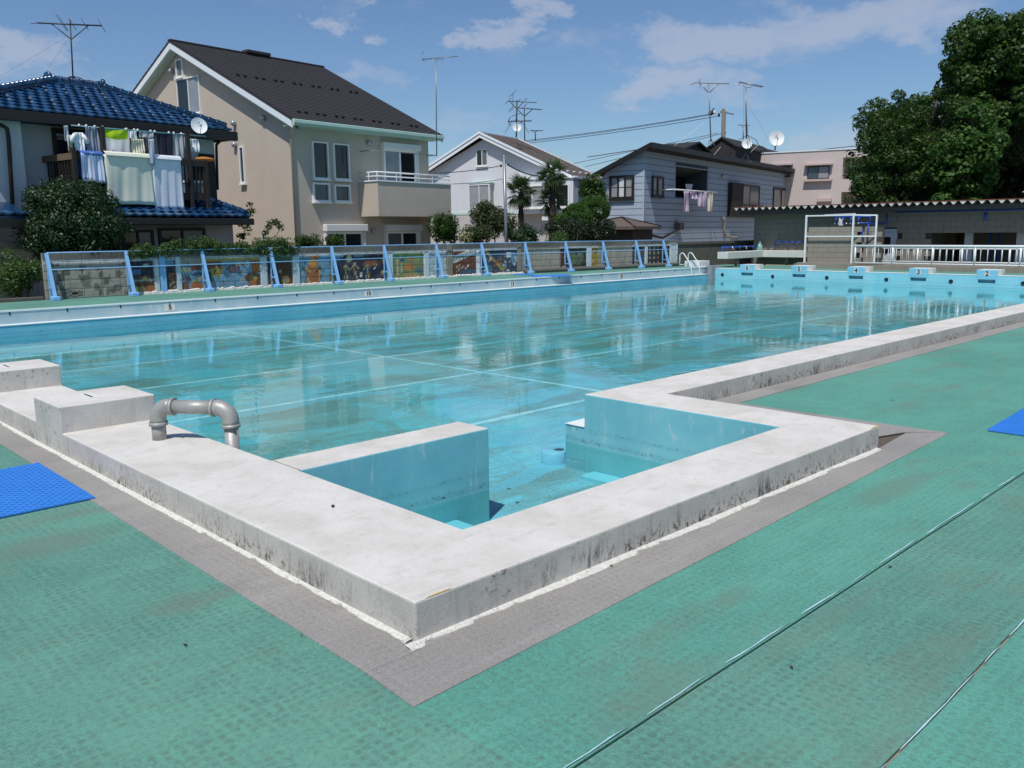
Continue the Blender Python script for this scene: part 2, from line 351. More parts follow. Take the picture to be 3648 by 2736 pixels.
t.l.new(mx.outputs[0], nt.nodes['Material Output'].inputs[0]); nt.nodes.remove(bs)

# ================================================================ ground, deck
ZD, ZF, ZW, W = -.163, -.67, -.44, 13.3
m = basic('ground_soil', '#8a8474', .95, .3, .6, .4, 20)
g = MB(); g.quad((-900,-900,-.8),(900,-900,-.8),(900,900,-.8),(-900,900,-.8)); tag(g.build('ground','ground_soil'), kind='structure')
deck = thing('pool_deck', None, None); tag(deck, kind='structure')
g = MB(); g.prism([(-9,-12),(32,-12),(32,-.46),(3.36,-.46),(3.36,-2.24),(-.63,-2.24),(-.63,13.3),(-9,13.3)], -.78, ZD-.012); g.build('deck_slab','deck_base',deck)
def wavy(a, b, n, amp, seed):
    r = random.Random(seed); a = Vector(a); b = Vector(b); d = (b-a); nrm = Vector((-d.y,d.x)).normalized(); off = 0; out = []
    for i in range(n+1):
        off = off*.8 + r.uniform(-amp,amp)*.45; k = 0 if i in (0,n) else off
        out.append(a + d*(i/n) + nrm*k)
    return out
def sheet(name, poly, mt, z=ZD, th=.006, label=None):
    g = MB(); g.prism([tuple(p)[:2] for p in poly], z-th, z); o = g.build(name, mt, deck)
    if label: o['label'] = label
    return o
sheet('deck_sheet', [(-9,-12),(-.8985,-12),(-.8985,-3.17),(-.921,-2.59),(-.84,-2.55),(-.84,13.3),(-9,13.3)], 'deck_green')
sheet('deck_sheet', wavy((-.898,-3.17),(32,-3.02),90,.008,1)+[(32,-.72),(12.4,-.67),(4.08,-.70),(4.10,-2.42),(-.85,-2.56),(-.92,-2.59)], 'deck_green_worn')
sheet('deck_sheet', wavy((-.895,-3.79),(32,-3.70),90,.008,2)+list(reversed(wavy((-.897,-3.180),(32,-3.03),90,.008,1))), 'deck_green')
sheet('deck_sheet', [(-.895,-12),(32,-12)]+list(reversed(wavy((-.893,-3.801),(32,-3.711),90,.008,2))), 'deck_green_worn')
ZG = ZD+.0035
sheet('margin_mat', [(-.907,-2.31),(-.655,-2.31),(-.655,13.3),(-.86,13.3),(-.86,2.6)], 'deck_grey', ZG, .006)
sheet('margin_mat', [(-.925,-2.60),(4.18,-2.44),(3.97,-2.21),(3.40,-2.262),(-.655,-2.262),(-.655,-2.3115),(-.907,-2.3115)], 'deck_grey', ZG, .006)
sheet('margin_mat', [(4.175,-2.44),(4.12,-.72),(25,-.70),(25,-.485),(3.385,-.485),(3.385,-2.0),(3.985,-2.2)], 'deck_grey', ZG+.002, .006)
g = MB(); g.quad((3.36,-2.34,ZD-.010),(4.02,-2.24,ZD-.010),(4.0,-1.98,ZD-.010),(3.36,-1.98,ZD-.010)); g.build('exposed_soil','soil',deck)
for s_, (a, b) in ((1,((-.898,-3.165),(32,-3.015))),(3,((-.893,-3.80),(32,-3.71)))):
    r = random.Random(s_+20); pts0 = wavy(a, b, 90, .008, 1 if s_ == 1 else 2)[:22]; pts = [p0+(p1-p0)*(j/4) for p0, p1 in zip(pts0[:-1],pts0[1:]) for j in range(4)]; seg = []
    for i, q in enumerate(pts):
        seg.append((q.x, q.y+.002, ZD+.003+r.uniform(0,.006)))
        if r.random() < .3 and len(seg) > 2: g = MB(); g.tube(seg, [.0008]+[r.uniform(.0016,.004) for _ in seg[2:]]+[.0008], 5); g.build('curled_edge','pale_edge',deck); seg = []
    if len(seg) > 1: g = MB(); g.tube(seg, .002, 5); g.build('curled_edge','pale_edge',deck)

# ================================================================ pool: coping ring, walls, floor, water
pool = thing('pool', None, None); tag(pool, kind='structure')
ring = [(-.65,13.3),(-.65,-2.26),(3.376,-2.26),(3.376,-.48),(25.0,-.48),(25.0,0),(2.889,0),(2.889,-1.78),(0,-1.78),(0,-.346),(1.486,-.346),(1.486,-.027),(0,-.027),(0,13.3)]
ms = [1,1,1,1,2,2,2,2,2,2,2,2,2,1]
g = MB(); g.prism(ring, ZF-.1, 0, m=1, mt=0, ms=ms); o = g.build('coping', ['coping_white','coping_side','pool_blue'], pool, bevel=.009, seg=2)
# crack where the divider wall joins the coping
g = MB(); g.tube([(.004,-.35,.0005),(.002,-.2,.0005),(.006,-.03,.0005)], .0022, 4); g.build('joint_crack','soil',pool)
basic('paint_yellow','#d9b65c',.8,.3,30)
for P in ([(3.24,-2.258),(3.374,-2.258),(3.374,-2.247),(3.34,-2.241),(3.27,-2.252)],[(-.60,-2.258),(-.47,-2.258),(-.49,-2.253),(-.55,-2.251)]): g = MB(); g.prism(P, .0003, .0012); g.build('paint_mark','paint_yellow',pool)
# left side wall with its overflow ledge, marks and numbers
g = MB(); g.box(-.6,25.02,W,W+.25,-.26,-.004,0); g.build('side_wall',['pool_wall_worn'],pool)
g = MB(); g.box(-.6,25.02,W-.012,W+.06,-.022,.004); g.build('edge_strip','ledge_white',pool)
g = MB(); g.box(0.002,24.75,W-.2,W+.25,ZF-.05,-.262); g.build('lower_wall','pool_blue_low',pool)
g = MB(); g.box(0.002,24.76,W-.21,W+.1,-.262,-.247); g.build('overflow_ledge','ledge_white',pool)
g = MB(); g.box(2.9,25,.004,.22,ZF-.05,-.285); g.build('overflow_step',['pool_blue'],pool)
g = MB(); g.box(2.892,25,.006,.222,-.285,-.28); g.build('overflow_ledge','ledge_white',pool)
tick = MB().box(-.012,.012,-.004,.01,-.085,-.022).mesh('metre_tick','black_mark')
for k in range(1, 25):
    if k % 5: o = link('metre_tick', tick, pool); o.location = (k, W-.004, 0)
for k in (5,10,15,20):
    g = MB(); g.box(k-.11,k+.11,W-.006,W+.01,-.205,-.065); pl = g.build('distance_plate','plate_white',pool)
    me = text_mesh(str(k), .15); me.materials.append(MATS['black_mark']); o = link('number', me, pl); o.location = (k, W-.009, -.137); o.rotation_euler = (rad(90),0,0)
    g = MB(); g.box(k-.008,k+.008,W-.005,W+.01,-.06,-.03); g.build('metre_tick','black_mark',pool)
# floor and painted lane lines
g = MB(); g.quad((-.02,-1.8,ZF),(25.02,-1.8,ZF),(25.02,W,ZF),(-.02,W,ZF)); g.build('pool_floor','pool_floor',pool)
g = MB(); g.box(.003,1.17,-1.777,-.349,ZF-.02,-.585); g.build('entry_step',['pool_blue_far'],pool); g = MB(); g.box(2.70,2.886,-1.777,-.12,ZF-.02,-.64); g.build('entry_step',['pool_blue_far'],pool)
for y in (2.06,4.55,6.9,9.27,11.6): g = MB(); g.box(1.2 if y > 3 else 2.4,24.2,y-.045,y+.045,ZF,ZF+.004); g.build('lane_line','lane_line',pool)
for x in (5.85,14.9): g = MB(); g.box(x-.04,x+.04,.25,13.05,ZF+.001,ZF+.0055); g.build('cross_line','lane_line',pool)
# far end wall with a hand-hold slot under every starting block
FX, FT = 25.0, -.055
LANES = [(6,11.64),(5,9.67),(4,7.70),(3,5.75),(2,3.82),(1,1.88)]
cuts = sorted([(y-.235,y+.235) for _, y in LANES])
g = MB(); ys = [-.48]+[c for a in cuts for c in a]+[W-.35]
for i in range(len(ys)-1):
    if i % 2 == 0: g.box(FX,FX+.35,ys[i],ys[i+1],ZF-.05,FT)
    else: g.box(FX,FX+.35,ys[i],ys[i+1],ZF-.05,-.275); g.box(FX,FX+.35,ys[i],ys[i+1],-.115,FT); g.box(FX+.16,FX+.35,ys[i],ys[i+1],-.275,-.115)
g.build('end_wall','pool_blue_far',pool)
g = MB(); g.box(FX-.006,FX+.36,-.48,W-.35,FT,FT+.006); g.build('end_coping','ledge_white',pool)
for q in [r5(1168,1452),r5(1602,1468),r5(2070,1478),r6(1022,1446),r6(1580,1462),r6(2205,1480)]:
    p = onx(q, FX); g = MB(); g.lathe([(.062,-.004),(.062,.012),(.045,.012),(.045,.002),(.001,.002)], (FX,p.y,p.z), (-1,0,0), 16); g.build('inlet_port','black_mark',pool)
g = MB(); g.box(24.76,25.34,W-.36,W-.18,ZF,.055); g.build('corner_plate','grey_plate',pool)
wp = MB(); wp.quad((.001,-1.779,ZW),(2.888,-1.779,ZW),(2.888,0,ZW),(24.999,0,ZW),(24.999,W-.2,ZW),(.001,W-.2,ZW))
o = wp.build('pool_water','water'); tag(o, kind='structure')
# round skimmer box on the floor beside the entry
g = MB(); c = (3.02,.36); R_ = .17
R_ = .12; g.lathe([(R_,0),(R_,.10),(R_-.02,.115),(.02,.115)], (2.95,.40,ZF), n=28); g.box(2.95,3.3,.40-R_,.40+R_,ZF,ZF+.113)
o = g.build('drain_box','drain_blue'); tag(o,'round-ended blue drain box on the pool floor beside the entry alcove','drain box')
d = MB(); d.lathe([(.045,0),(.045,.006),(.001,.006)], (2.97,.36,ZF+.112), n=14); d.build('drain_hole','black_mark',o)
# crumbled white plaster along the foot of the coping
def foot(path, seed, wd):
    r = random.Random(seed); g = MB(); P = []
    for a, b in zip(path[:-1], path[1:]):
        a = Vector(a); b = Vector(b); n = max(2, int((b-a).length/.022))
        P += [(a+(b-a)*(i/n), Vector(((b-a).y,-(b-a).x)).normalized()) for i in range(n)]
    prev = None; kk = .8
    for q, nrm in P:
        kk = kk*.82+(.35+r.random()*.9)*.18 if r.random() > .03 else .25; k = wd*(kk+.12*r.random()); hgt = r.random()*.004
        cur = [(q.x,q.y,ZD+.013), (q.x+nrm.x*k*.8,q.y+nrm.y*k*.8,ZG+.0035+hgt*.5), (q.x+nrm.x*k,q.y+nrm.y*k,ZG-.002)]
        if prev: g.quad(prev[0],cur[0],cur[1],prev[1]); g.quad(prev[1],cur[1],cur[2],prev[2])
        prev = cur
    return g
o = foot([(-.648,9),(-.648,-2.258)], 4, .038); foot_ = o.build('plaster_fillet','plaster_white',pool)
o = foot([(-.70,-2.258),(3.376,-2.258)], 5, .046); o.build('plaster_fillet','plaster_white',pool)

# ================================================================ starting blocks
mat_poolwall('block_front', sr('#7cc4dc'), sr('#8acde2'), .2)
def near_block(y0, y1, label, h=.185):
    t_ = thing('starting_block', label, 'starting block', (-.65,y0,0), 0, 'concrete starting blocks at the near end'); wdt = y1-y0
    g = MB(); g.box(-.003,.655,0,wdt,-.16,h); b = g.build('body',['block_side'],t_,bevel=.008); b.data.materials.append(MATS['coping_white']); b.data.materials.append(MATS['pool_blue'])
    for p in b.data.polygons:
        if p.normal.z > .9: p.material_index = 1
        elif p.normal.x > .9: p.material_index = 2
    g = MB(); g.box(.24,.34,wdt*.30,wdt*.72,h-.002,h+.003); pl = g.build('number_plate','plate_white',t_)
    g = MB(); g.box(.283,.297,wdt*.38,wdt*.66,h+.002,h+.0045); g.build('painted_one','black_mark',pl)
near_block(1.68,2.26,'stained concrete starting block beside the grey pipe, plate with a dark bar on top')
near_block(3.80,4.40,'second concrete starting block from the grey pipe, cut by the left edge')
near_block(5.94,6.54,'third starting block from the grey pipe, only its corner shows at the left edge')
for n_, y in LANES:
    t_ = thing('starting_block', 'blue fronted far-end starting block with the number %s on it' % ['','one','two','three','four','five','six'][n_], 'starting block', (FX,y,FT), 0, 'numbered starting blocks at the far end')
    g = MB(); g.box(.004,.62,-.285,.285,.006,.165); b = g.build('body',['plate_white','block_front'],t_,bevel=.006)
    for p in b.data.polygons:
        if p.normal.x < -.9: p.material_index = 1
    g = MB(); g.box(-.004,.006,-.285,.285,-.058,.14); g.build('front_panel','block_front',t_)
    g = MB(); g.box(-.007,.006,-.07,.07,-.02,.125); pl = g.build('number_plate','plate_white',t_)
    me = text_mesh(str(n_), .19); me.materials.append(MATS['black_mark']); o = link('number', me, pl); o.location = (-.0095,0,.052); o.rotation_euler = (rad(90),0,rad(-90))
    g = MB(); g.tube([(.03,-.2,-.13),(.03,.2,-.13)], .012, 8); g.build('hand_bar','steel_pipe',t_)
    g = MB(); g.box(-.004,.004,-.25,.25,-.115,-.06+.001); g.build('slot_lintel','block_front',t_)

# ================================================================ grey pipe on the coping
pt_ = thing('water_pipe', 'thick grey steel pipe with two elbows bending over the pool edge', 'pipe', (-.247,1.013,0))
R0 = .046
px0, px1 = 0.0, .435; top = .225
def elbow(cx, sgn, nm):
    pts = []
    for i in range(9):
        a = math.pi/2*i/8; pts.append((cx - sgn*.085*math.cos(a), 0, top-.085+.085*math.sin(a)))
    g = MB(); g.tube([(cx-sgn*.085,0,top-.115)]+pts+[(cx+sgn*.025,0,top)], R0+.007, 20)
    e = g.build('elbow','steel_pipe',pt_)
    g = MB(); g.tube([(cx-sgn*.085,0,top-.128),(cx-sgn*.085,0,top-.105)], R0+.014, 20); g.build('collar','steel_pipe',e)
    g = MB(); g.tube([(cx+sgn*.02,0,top),(cx+sgn*.042,0,top)], R0+.013, 20); g.build('collar','steel_pipe',e)
elbow(.085,1,'a'); elbow(px1-.0,-1,'b')
g = MB(); g.tube([(0,0,-.002),(0,0,top-.11)], R0, 20); g.build('upright','steel_pipe',pt_)
g = MB(); g.tube([(.1,0,top),(px1-.02,0,top)], R0, 20); g.build('cross_pipe','steel_pipe',pt_)
g = MB(); g.tube([(px1+.085,0,-.5),(px1+.085,0,top-.11)], R0, 20); g.build('upright','steel_pipe',pt_)
pt_.rotation_euler = (0,0,rad(-54))

# ================================================================ blue bath mats
def bmat(poly, z, label, ribs=True):
    t_ = thing('bath_mat', label, 'mat', (poly[0][0],poly[0][1],z), 0, 'ribbed blue mats on the deck')
    pts = [(x-poly[0][0],y-poly[0][1]) for x,y in poly]; g = MB(); g.prism(pts, .001, .009); g.build('backing','mat_blue',t_)
    a, b_, c_, d_ = [Vector(p) for p in pts]; n = max(6, int((d_-a).length/.028)); g = MB()
    for i in range(n):
        s0 = a+(d_-a)*((i+.15)/n); s1 = a+(d_-a)*((i+.75)/n); e0 = b_+(c_-b_)*((i+.15)/n); e1 = b_+(c_-b_)*((i+.75)/n); m_ = int((b_-a).length/.03)
        for j in range(m_):
            f0, f1 = j/m_, (j+.8)/m_; P = [s0+(e0-s0)*f0, s0+(e0-s0)*f1, s1+(e1-s1)*f1, s1+(e1-s1)*f0]; zz = .0105+.0025*((i+j)%2)
            g.quad(*[(q.x,q.y,zz) for q in P])
            g.quad((P[0].x,P[0].y,.009),(P[1].x,P[1].y,.009),(P[1].x,P[1].y,zz),(P[0].x,P[0].y,zz)); g.quad((P[3].x,P[3].y,zz),(P[0].x,P[0].y,zz),(P[0].x,P[0].y,.009),(P[3].x,P[3].y,.009))
    o = g.build('ribs','mat_blue',t_); tag(o, kind='stuff')
bmat([(-.85,.49),(-.84,1.58),(-1.9,1.58),(-1.9,.49)], ZD+.004, 'ribbed blue mat on the grey margin left of the near coping')
bmat([(4.44,-2.62),(4.44,-3.4),(5.75,-3.4),(5.75,-2.56)], ZD+.004, 'ribbed blue mat on the green deck at the right edge')
# ================================================================ left deck, block wall with murals, blue steel fence
ld = MB(); ld.prism([(-9,W+.055),(25.3,W+.055),(25.3,14.9),(15.5,15.86),(-9,15.9)], -.75, -.006); o = ld.build('side_deck','deck_green'); tag(o, kind='structure')
fd = MB(); fd.prism([(25.355,-6),(28.6,-6),(28.6,17.5),(25.301,14.9),(25.301,W+.055),(25.301,W-.35),(25.355,W-.35)], -.75, FT-.004); o = fd.build('end_deck','deck_green'); tag(o, kind='structure')
fd = MB(); fd.box(26.9,34,-8,9.0,FT-.1,.10); fd.box(27.1,34,9.0,11.0,FT-.1,.085); o = fd.build('end_platform','deck_base'); tag(o, kind='structure')

PATH = [Vector((3.36,15.80)), Vector((15.5,15.77)), Vector((25.25,14.76))]
def along(x, off=0.):
    """point on the wall line at pool metre x, moved off metres toward the pool"""
    a, b = (PATH[0],PATH[1]) if x <= PATH[1].x else (PATH[1],PATH[2])
    k = (x-a.x)/(b.x-a.x); p = a+(b-a)*k; d = (b-a).normalized(); return Vector((p.x+d.y*off, p.y-d.x*off)), math.atan2(d.y,d.x)
m, t, bs = newmat('painted_block'); p = wpos(t)
ca = t.node('ShaderNodeVertexColor', layer_name='Col').outputs[0]
n1 = t.noise(p, 5, 6, .65); n2 = t.noise(p, 40, 5, .7)
col = t.mix(t.math('MULTIPLY', t.ramp(n1,.42,.68), .45), ca, (.13,.125,.11)); col = t.mix(t.math('MULTIPLY', t.ramp(n2,.62,.72), .5), col, (.2,.19,.17))
t.l.new(col, bs.inputs['Base Color']); bs.inputs['Roughness'].default_value = .8; bump(t, bs, n2, .5, .006)
def L(h, k=.95): return sr(h, k)[:3]
GREY, WHITE = L('#a39d90',1.), L('#dfe6ea',1.)
NAVY, BROWN, BLUE, ORG, YEL, TEAL, RED, GRN, CREAM, BLK, DKB, PUR = [L(c) for c in ('#20263e','#5d3b2a','#6d9ab4','#a4623a','#b8a04c','#47767c','#7f4a3c','#617556','#c2b48e','#222226','#3a5270','#685a6a')]
def circ(x, z, r, c, rz=None): return lambda s, y: c if ((s-x)/r)**2+((y-z)/(rz or r))**2 < 1 else None
def rect(x0, x1, z0, z1, c): return lambda s, y: c if x0 < s < x1 and z0 < y < z1 else None
def slant(x, z, a, ln, wd, c):
    ca_, sa_ = math.cos(a), math.sin(a)
    return lambda s, y: c if abs((s-x)*ca_+(y-z)*sa_) < ln and abs(-(s-x)*sa_+(y-z)*ca_) < wd else None
R_ = random.Random(11)
def specks(x0, x1, z0, z1, n, rr, cols): return [circ(R_.uniform(x0,x1), R_.uniform(z0,z1), R_.uniform(*rr), R_.choice(cols), R_.uniform(*rr)) for _ in range(n)]
def kid(x, z, c, c2): return [circ(x,z+.2,.035,c), rect(x-.025,x+.025,z-.02,z+.18,c2), slant(x+.07,z+.13,-.6,.09,.014,c), slant(x-.07,z+.12,.7,.09,.014,c), slant(x-.03,z-.1,1.3,.1,.016,c2), slant(x+.035,z-.1,-1.3,.1,.016,c)]
PANELS = [ # x0, x1, background, shapes (later ones on top)
 (3.36,5.16,L('#a39d90'),specks(3.5,5.1,.05,.75,34,(.03,.1),[L('#5f5c54'),L('#6b675e'),L('#77736a')])),
 (5.16,5.72,NAVY,[circ(5.55,.66,.055,L('#b9bcae')),circ(5.3,.52,.11,L('#5a77a8'),.07),circ(5.42,.28,.36,BROWN,.16),rect(5.17,5.72,.3,.345,L('#a9b0b4')),circ(5.5,.36,.05,YEL),circ(5.3,.1,.2,L('#8a8b55'),.08),circ(5.62,.12,.12,ORG,.08)]),
 (5.72,5.84,WHITE,[]),(5.84,6.0,L('#7fb3d6'),[]),
 (6.0,6.24,NAVY,[circ(6.02,.72,.18,BLUE,.12),circ(6.14,.42,.05,ORG),rect(6.0,6.24,.28,.33,BROWN),rect(6.0,6.24,.05,.26,L('#4a2d22'))]+specks(6.02,6.22,.08,.24,6,(.012,.03),[CREAM])),
 (6.24,6.37,WHITE,[]),
 (6.37,6.92,BLUE,[rect(6.37,6.92,.62,.84,GREY),circ(6.5,.52,.12,CREAM,.06),circ(6.75,.56,.14,RED,.07),circ(6.78,.4,.12,DKB,.07),circ(6.5,.3,.1,PUR,.08),slant(6.75,.26,.5,.16,.03,YEL),circ(6.8,.12,.22,ORG,.12),circ(6.45,.12,.1,L('#7b4b2b'))]),
 (6.92,8.42,BLUE,[rect(6.92,8.42,.7,.8,YEL),rect(6.92,8.42,.76,.84,CREAM),rect(6.92,7.4,.5,.7,RED),circ(7.25,.44,.16,YEL,.12),circ(7.22,.46,.03,BLK),circ(7.05,.34,.09,NAVY,.14),circ(7.7,.5,.2,PUR,.1),rect(7.75,8.0,.58,.68,CREAM),circ(8.1,.62,.07,L('#d3dade')),rect(8.2,8.42,.4,.7,ORG),circ(8.25,.2,.26,BROWN,.2),circ(8.28,.24,.06,YEL),circ(7.15,.14,.1,YEL,.1),circ(7.6,.12,.5,BLUE,.18),circ(8.2,.12,.1,ORG)]+specks(7,8.3,.1,.7,26,(.012,.035),[RED,CREAM,DKB,ORG])),
 (8.42,8.62,WHITE,[]),
 (8.62,9.34,BROWN,[rect(8.62,9.34,.62,.8,L('#4f6a58')),circ(8.85,.32,.1,L('#4a2a1c'),.08),circ(9.15,.16,.11,L('#c8945a')),circ(9.15,.16,.06,CREAM),circ(8.8,.14,.1,ORG),circ(9.0,.4,.05,CREAM,.02)]),
 (9.34,9.56,WHITE,[]),
 (9.56,10.46,ORG,[circ(9.66,.68,.24,BLUE,.22),circ(9.62,.2,.16,BLUE,.26),circ(10.0,.58,.14,L('#d38a34'),.12),circ(10.35,.5,.22,BLUE,.34),circ(10.35,.12,.2,BLUE,.2)]+kid(9.78,.25,CREAM,L('#8a5a3a'))+kid(10.18,.25,BLK,YEL)+[slant(9.98,.66,1.57+i*.28,.1,.008,YEL) for i in (-2,-1,0,1,2)]),
 (10.46,10.95,BLUE,[circ(10.95,.3,.3,NAVY,.4),circ(10.6,.15,.2,L('#8a7b3c'),.12),circ(10.62,.6,.12,TEAL)]),
 (10.95,12.16,NAVY,[circ(11.12,.66,.085,L('#d3c79a')),rect(11.3,11.62,.68,.74,BLUE),circ(11.85,.5,.26,L('#8b4a2a'),.09),circ(11.5,.2,.045,L('#d8dadc'),.06)]+kid(11.0,.28,CREAM,L('#7a8a4a'))+kid(11.3,.3,CREAM,L('#8a6a4a'))+kid(11.72,.28,YEL,L('#7f9a9a'))+specks(10.98,12.1,.06,.76,30,(.006,.014),[CREAM,WHITE])),
 (12.16,12.38,NAVY,[circ(12.3,.62,.05,YEL,.12),circ(12.25,.25,.06,CREAM)]),
 (12.38,12.6,WHITE,[]),
 (12.6,13.74,L('#7f8a5c'),[circ(12.8,.68,.24,L('#6f9a62'),.12),circ(13.4,.66,.3,L('#8a9a5c'),.12),circ(13.2,.36,.2,L('#b98a4a'),.12),circ(13.2,.36,.13,L('#c97a3c'),.08),rect(12.72,12.8,.12,.6,CREAM),rect(12.9,12.95,.2,.7,L('#d0c49c')),circ(12.95,.56,.08,DKB,.05),circ(13.55,.2,.14,TEAL,.12),circ(13.3,.1,.3,L('#b3925c'),.08),circ(13.28,.6,.07,L('#c5794a'))]),
 (13.74,13.95,WHITE,[]),(13.95,14.62,L('#c2ccd0'),[]),(14.62,14.85,L('#8f887a'),[]),
 (14.85,15.78,L('#6d3524'),[slant(15.2,.6,.32,.55,.1,L('#d4d3cc'))]+[slant(14.85+.09*i,.49+.03*i,.32,.02,.05,BLK) for i in range(9)]+[circ(15.5,.12,.4,DKB,.1)]+specks(14.95,15.7,.1,.36,14,(.018,.045),[CREAM,WHITE,YEL])),
 (15.78,15.95,WHITE,[]),
 (15.95,17.42,L('#2c3f52'),[slant(16.5,.46,-.75,.55,.035,L('#b59a4a')),slant(16.75,.52,.8,.4,.03,L('#8a4a3a')),circ(17.1,.62,.13,L('#cdd4d8'),.1),circ(17.3,.5,.12,BLUE,.2),circ(16.3,.2,.14,TEAL,.1)]+specks(16,17.4,.1,.6,34,(.02,.055),[CREAM,BLUE,ORG,GRN,WHITE])),
 (17.42,17.62,GREY,[]),(17.62,19.3,GREY,[]),
 (19.3,20.5,L('#26382f'),[rect(19.3,19.6,.05,.8,L('#5a2f28')),circ(19.9,.4,.2,GRN,.2),circ(20.2,.45,.16,L('#4a6a5a'),.18)]+specks(19.4,20.4,.08,.6,16,(.02,.05),[CREAM,RED,GRN])),
 (20.5,20.75,WHITE,[]),(20.75,21.05,L('#a08a34'),specks(20.78,21.02,.1,.7,8,(.02,.06),[BLK,YEL,CREAM])),
 (21.05,22.75,GREY,[]),
 (22.75,23.4,L('#33475e'),[circ(23.05,.5,.16,L('#9a7a3a'),.2),rect(22.9,23.25,.1,.36,YEL),circ(22.98,.54,.03,CREAM),circ(23.14,.54,.03,CREAM)]),
 (23.4,23.55,WHITE,[]),
 (23.55,24.75,L('#1b2028'),[f for i in range(5) for j in range(4) for f in (circ(23.68+.23*i,.16+.18*j,.036,L('#b8a488'),.05),)]),
 (24.75,25.3,WHITE,[])]
def paint(s, z):
    if z > .84: k = .10+.05*((math.sin(s*12.9+z*78.2)*43758.5) % 1.0)+.04*math.sin(s*2.3); return (k*1.08,k,k*.88)
    for x0, x1, c, sh in PANELS:
        if x0 <= s < x1:
            grey = c is GREY or x0 < 5
            if z > .765 and not (6.37 < s < 6.92) and not (17.42 < s < 19.3) and not (21.05 < s < 22.75): return WHITE
            if z < .035: return (.42,.40,.36)
            out = c
            for f in sh:
                q = f(s, z)
                if q: out = q
            j = .92+.16*((math.sin(s*53.1+z*91.7)*43758.5) % 1.0)
            return tuple(v*j for v in out)
    return GREY
wall = thing('mural_block_wall', 'weathered concrete block wall with children\'s murals behind the blue fence', 'wall', (0,0,0))
BW, BH, NX, NZ = .398, .2, 10, 5
def mural_block(s0, s1, z0, z1, vent=False):
    g = MB(); cols = []; j = .0048; a, ang = along(s0); b, _ = along(s1-1e-4); d = (b-a).normalized(); n = Vector((d.y,-d.x))
    a2 = a+d*j; ln = (b-a).length-2*j; zz0, zz1 = z0+j, z1-j; base = len(g.v)
    for i in range(NX+1):
        for k in range(NZ+1):
            q = a2+d*(ln*i/NX); e = .003 if i in (0,NX) or k in (0,NZ) else 0
            g.v.append((q.x-n.x*e, q.y-n.y*e, zz0+(zz1-zz0)*k/NZ)); cols.append(paint(s0+(s1-s0)*min(max(i/NX,.02),.98), z0+(z1-z0)*min(max(k/NZ,.02),.98)))
    for i in range(NX):
        for k in range(NZ):
            if vent and 1 <= i < NX-1 and 1 <= k < NZ-1: continue
            p0 = i*(NZ+1)+k; g.f.append((p0,p0+NZ+1,p0+NZ+2,p0+1)); g.m.append(0); g.sm.append(False)
    B0 = len(g.v)
    for (i,k) in ((0,0),(NX,0),(NX,NZ),(0,NZ)):
        q = a2+d*(ln*i/NX) - n*.06; g.v.append((q.x,q.y,zz0+(zz1-zz0)*k/NZ)); cols.append(GREY)
    cn = [0, NX*(NZ+1), NX*(NZ+1)+NZ, NZ]
    for k in range(4):
        k2 = (k+1)%4; g.f.append((cn[k],B0+k,B0+k2,cn[k2])); g.m.append(0); g.sm.append(False)
    me = g.mesh('block','painted_block'); at_ = me.color_attributes.new('Col','FLOAT_COLOR','POINT')
    at_.data.foreach_set('color', [c for v in cols for c in (v[0],v[1],v[2],1.)]); o = link('block', me, wall)
    if vent:
        c = a2+d*(ln/2); v_ = MB()
        def pp(x, z): q = c+d*x+n*(-.004); return (q.x,q.y,(zz0+zz1)/2+z)
        for p0, p1 in (((-.15,0),(0,.055)),((0,.055),(.15,0)),((.15,0),(0,-.055)),((0,-.055),(-.15,0)),((-.15,.05),(-.08,.0)),((.15,.05),(.08,0)),((-.15,-.05),(-.08,0)),((.15,-.05),(.08,0))): v_.bar(pp(*p0),pp(*p1),.016,.02)
        v_.build('vent_tracery','grey_concrete',o)
basic('grey_concrete', '#8f8a80', .9, .25, 4, .4, 70, dirt=.4); basic('dark_concrete', '#5f5a52', .92, .3, 3, .4, 60, dirt=.5)
basic('mortar', '#4a463f', .95, .2, 8, .3, 80)
nb = 0
for row in range(5):
    s = 3.36 - (.2 if row % 2 else 0)*0
    while s < 25.2:
        e = min(s+BW, 25.22)
        mural_block(s, e, row*BH, row*BH+BH, vent=(row == 0 and any(abs(s+.2-x) < .2 for x in (3.85,18.05,22.1)))); s = e; nb += 1
core = MB()
for a, b in ((3.37,15.5),(15.5,25.2)):
    pa, _ = along(a,-.008); pb, _ = along(b-1e-4,-.008); qa, _ = along(a,-.14); qb, _ = along(b-1e-4,-.14)
    core.prism([tuple(pa),tuple(pb),tuple(qb),tuple(qa)], -.3, .995)
core.build('mortar_core','mortar',wall)
def pil(s, wd, h, mt, th=.03):
    g = MB(); p, a = along(s, .001); q, _ = along(s+wd, .001); d = (q-p).normalized(); n = Vector((d.y,-d.x))
    g.prism([tuple(p),tuple(p+n*th),tuple(q+n*th),tuple(q)][::1], 0, h); return g.build('pilaster',mt,wall,bevel=.006,recalc=True)
basic('white_stucco', '#c3cdd2', .85, .18, 9, .7, 45, dirt=.45); basic('fence_blue', '#86b8e6', .45, .08, 6, dirt=.1); basic('brown_concrete', '#8c8272', .9, .2, 8, .4, 60)
for s_, wd, h, mt in ((5.86,.14,1.0,'fence_blue'),(5.74,.09,.8,'white_stucco'),(6.25,.11,.84,'white_stucco'),(8.44,.17,.83,'white_stucco'),(9.36,.19,.8,'white_stucco'),(12.4,.19,.8,'white_stucco'),(13.76,.16,.8,'white_stucco'),(14.64,.2,.98,'brown_concrete'),(17.44,.15,.9,'brown_concrete'),(20.52,.2,.8,'white_stucco'),(23.42,.12,.82,'white_stucco'),(24.8,.3,.85,'white_stucco')): pil(s_, wd, h, mt)
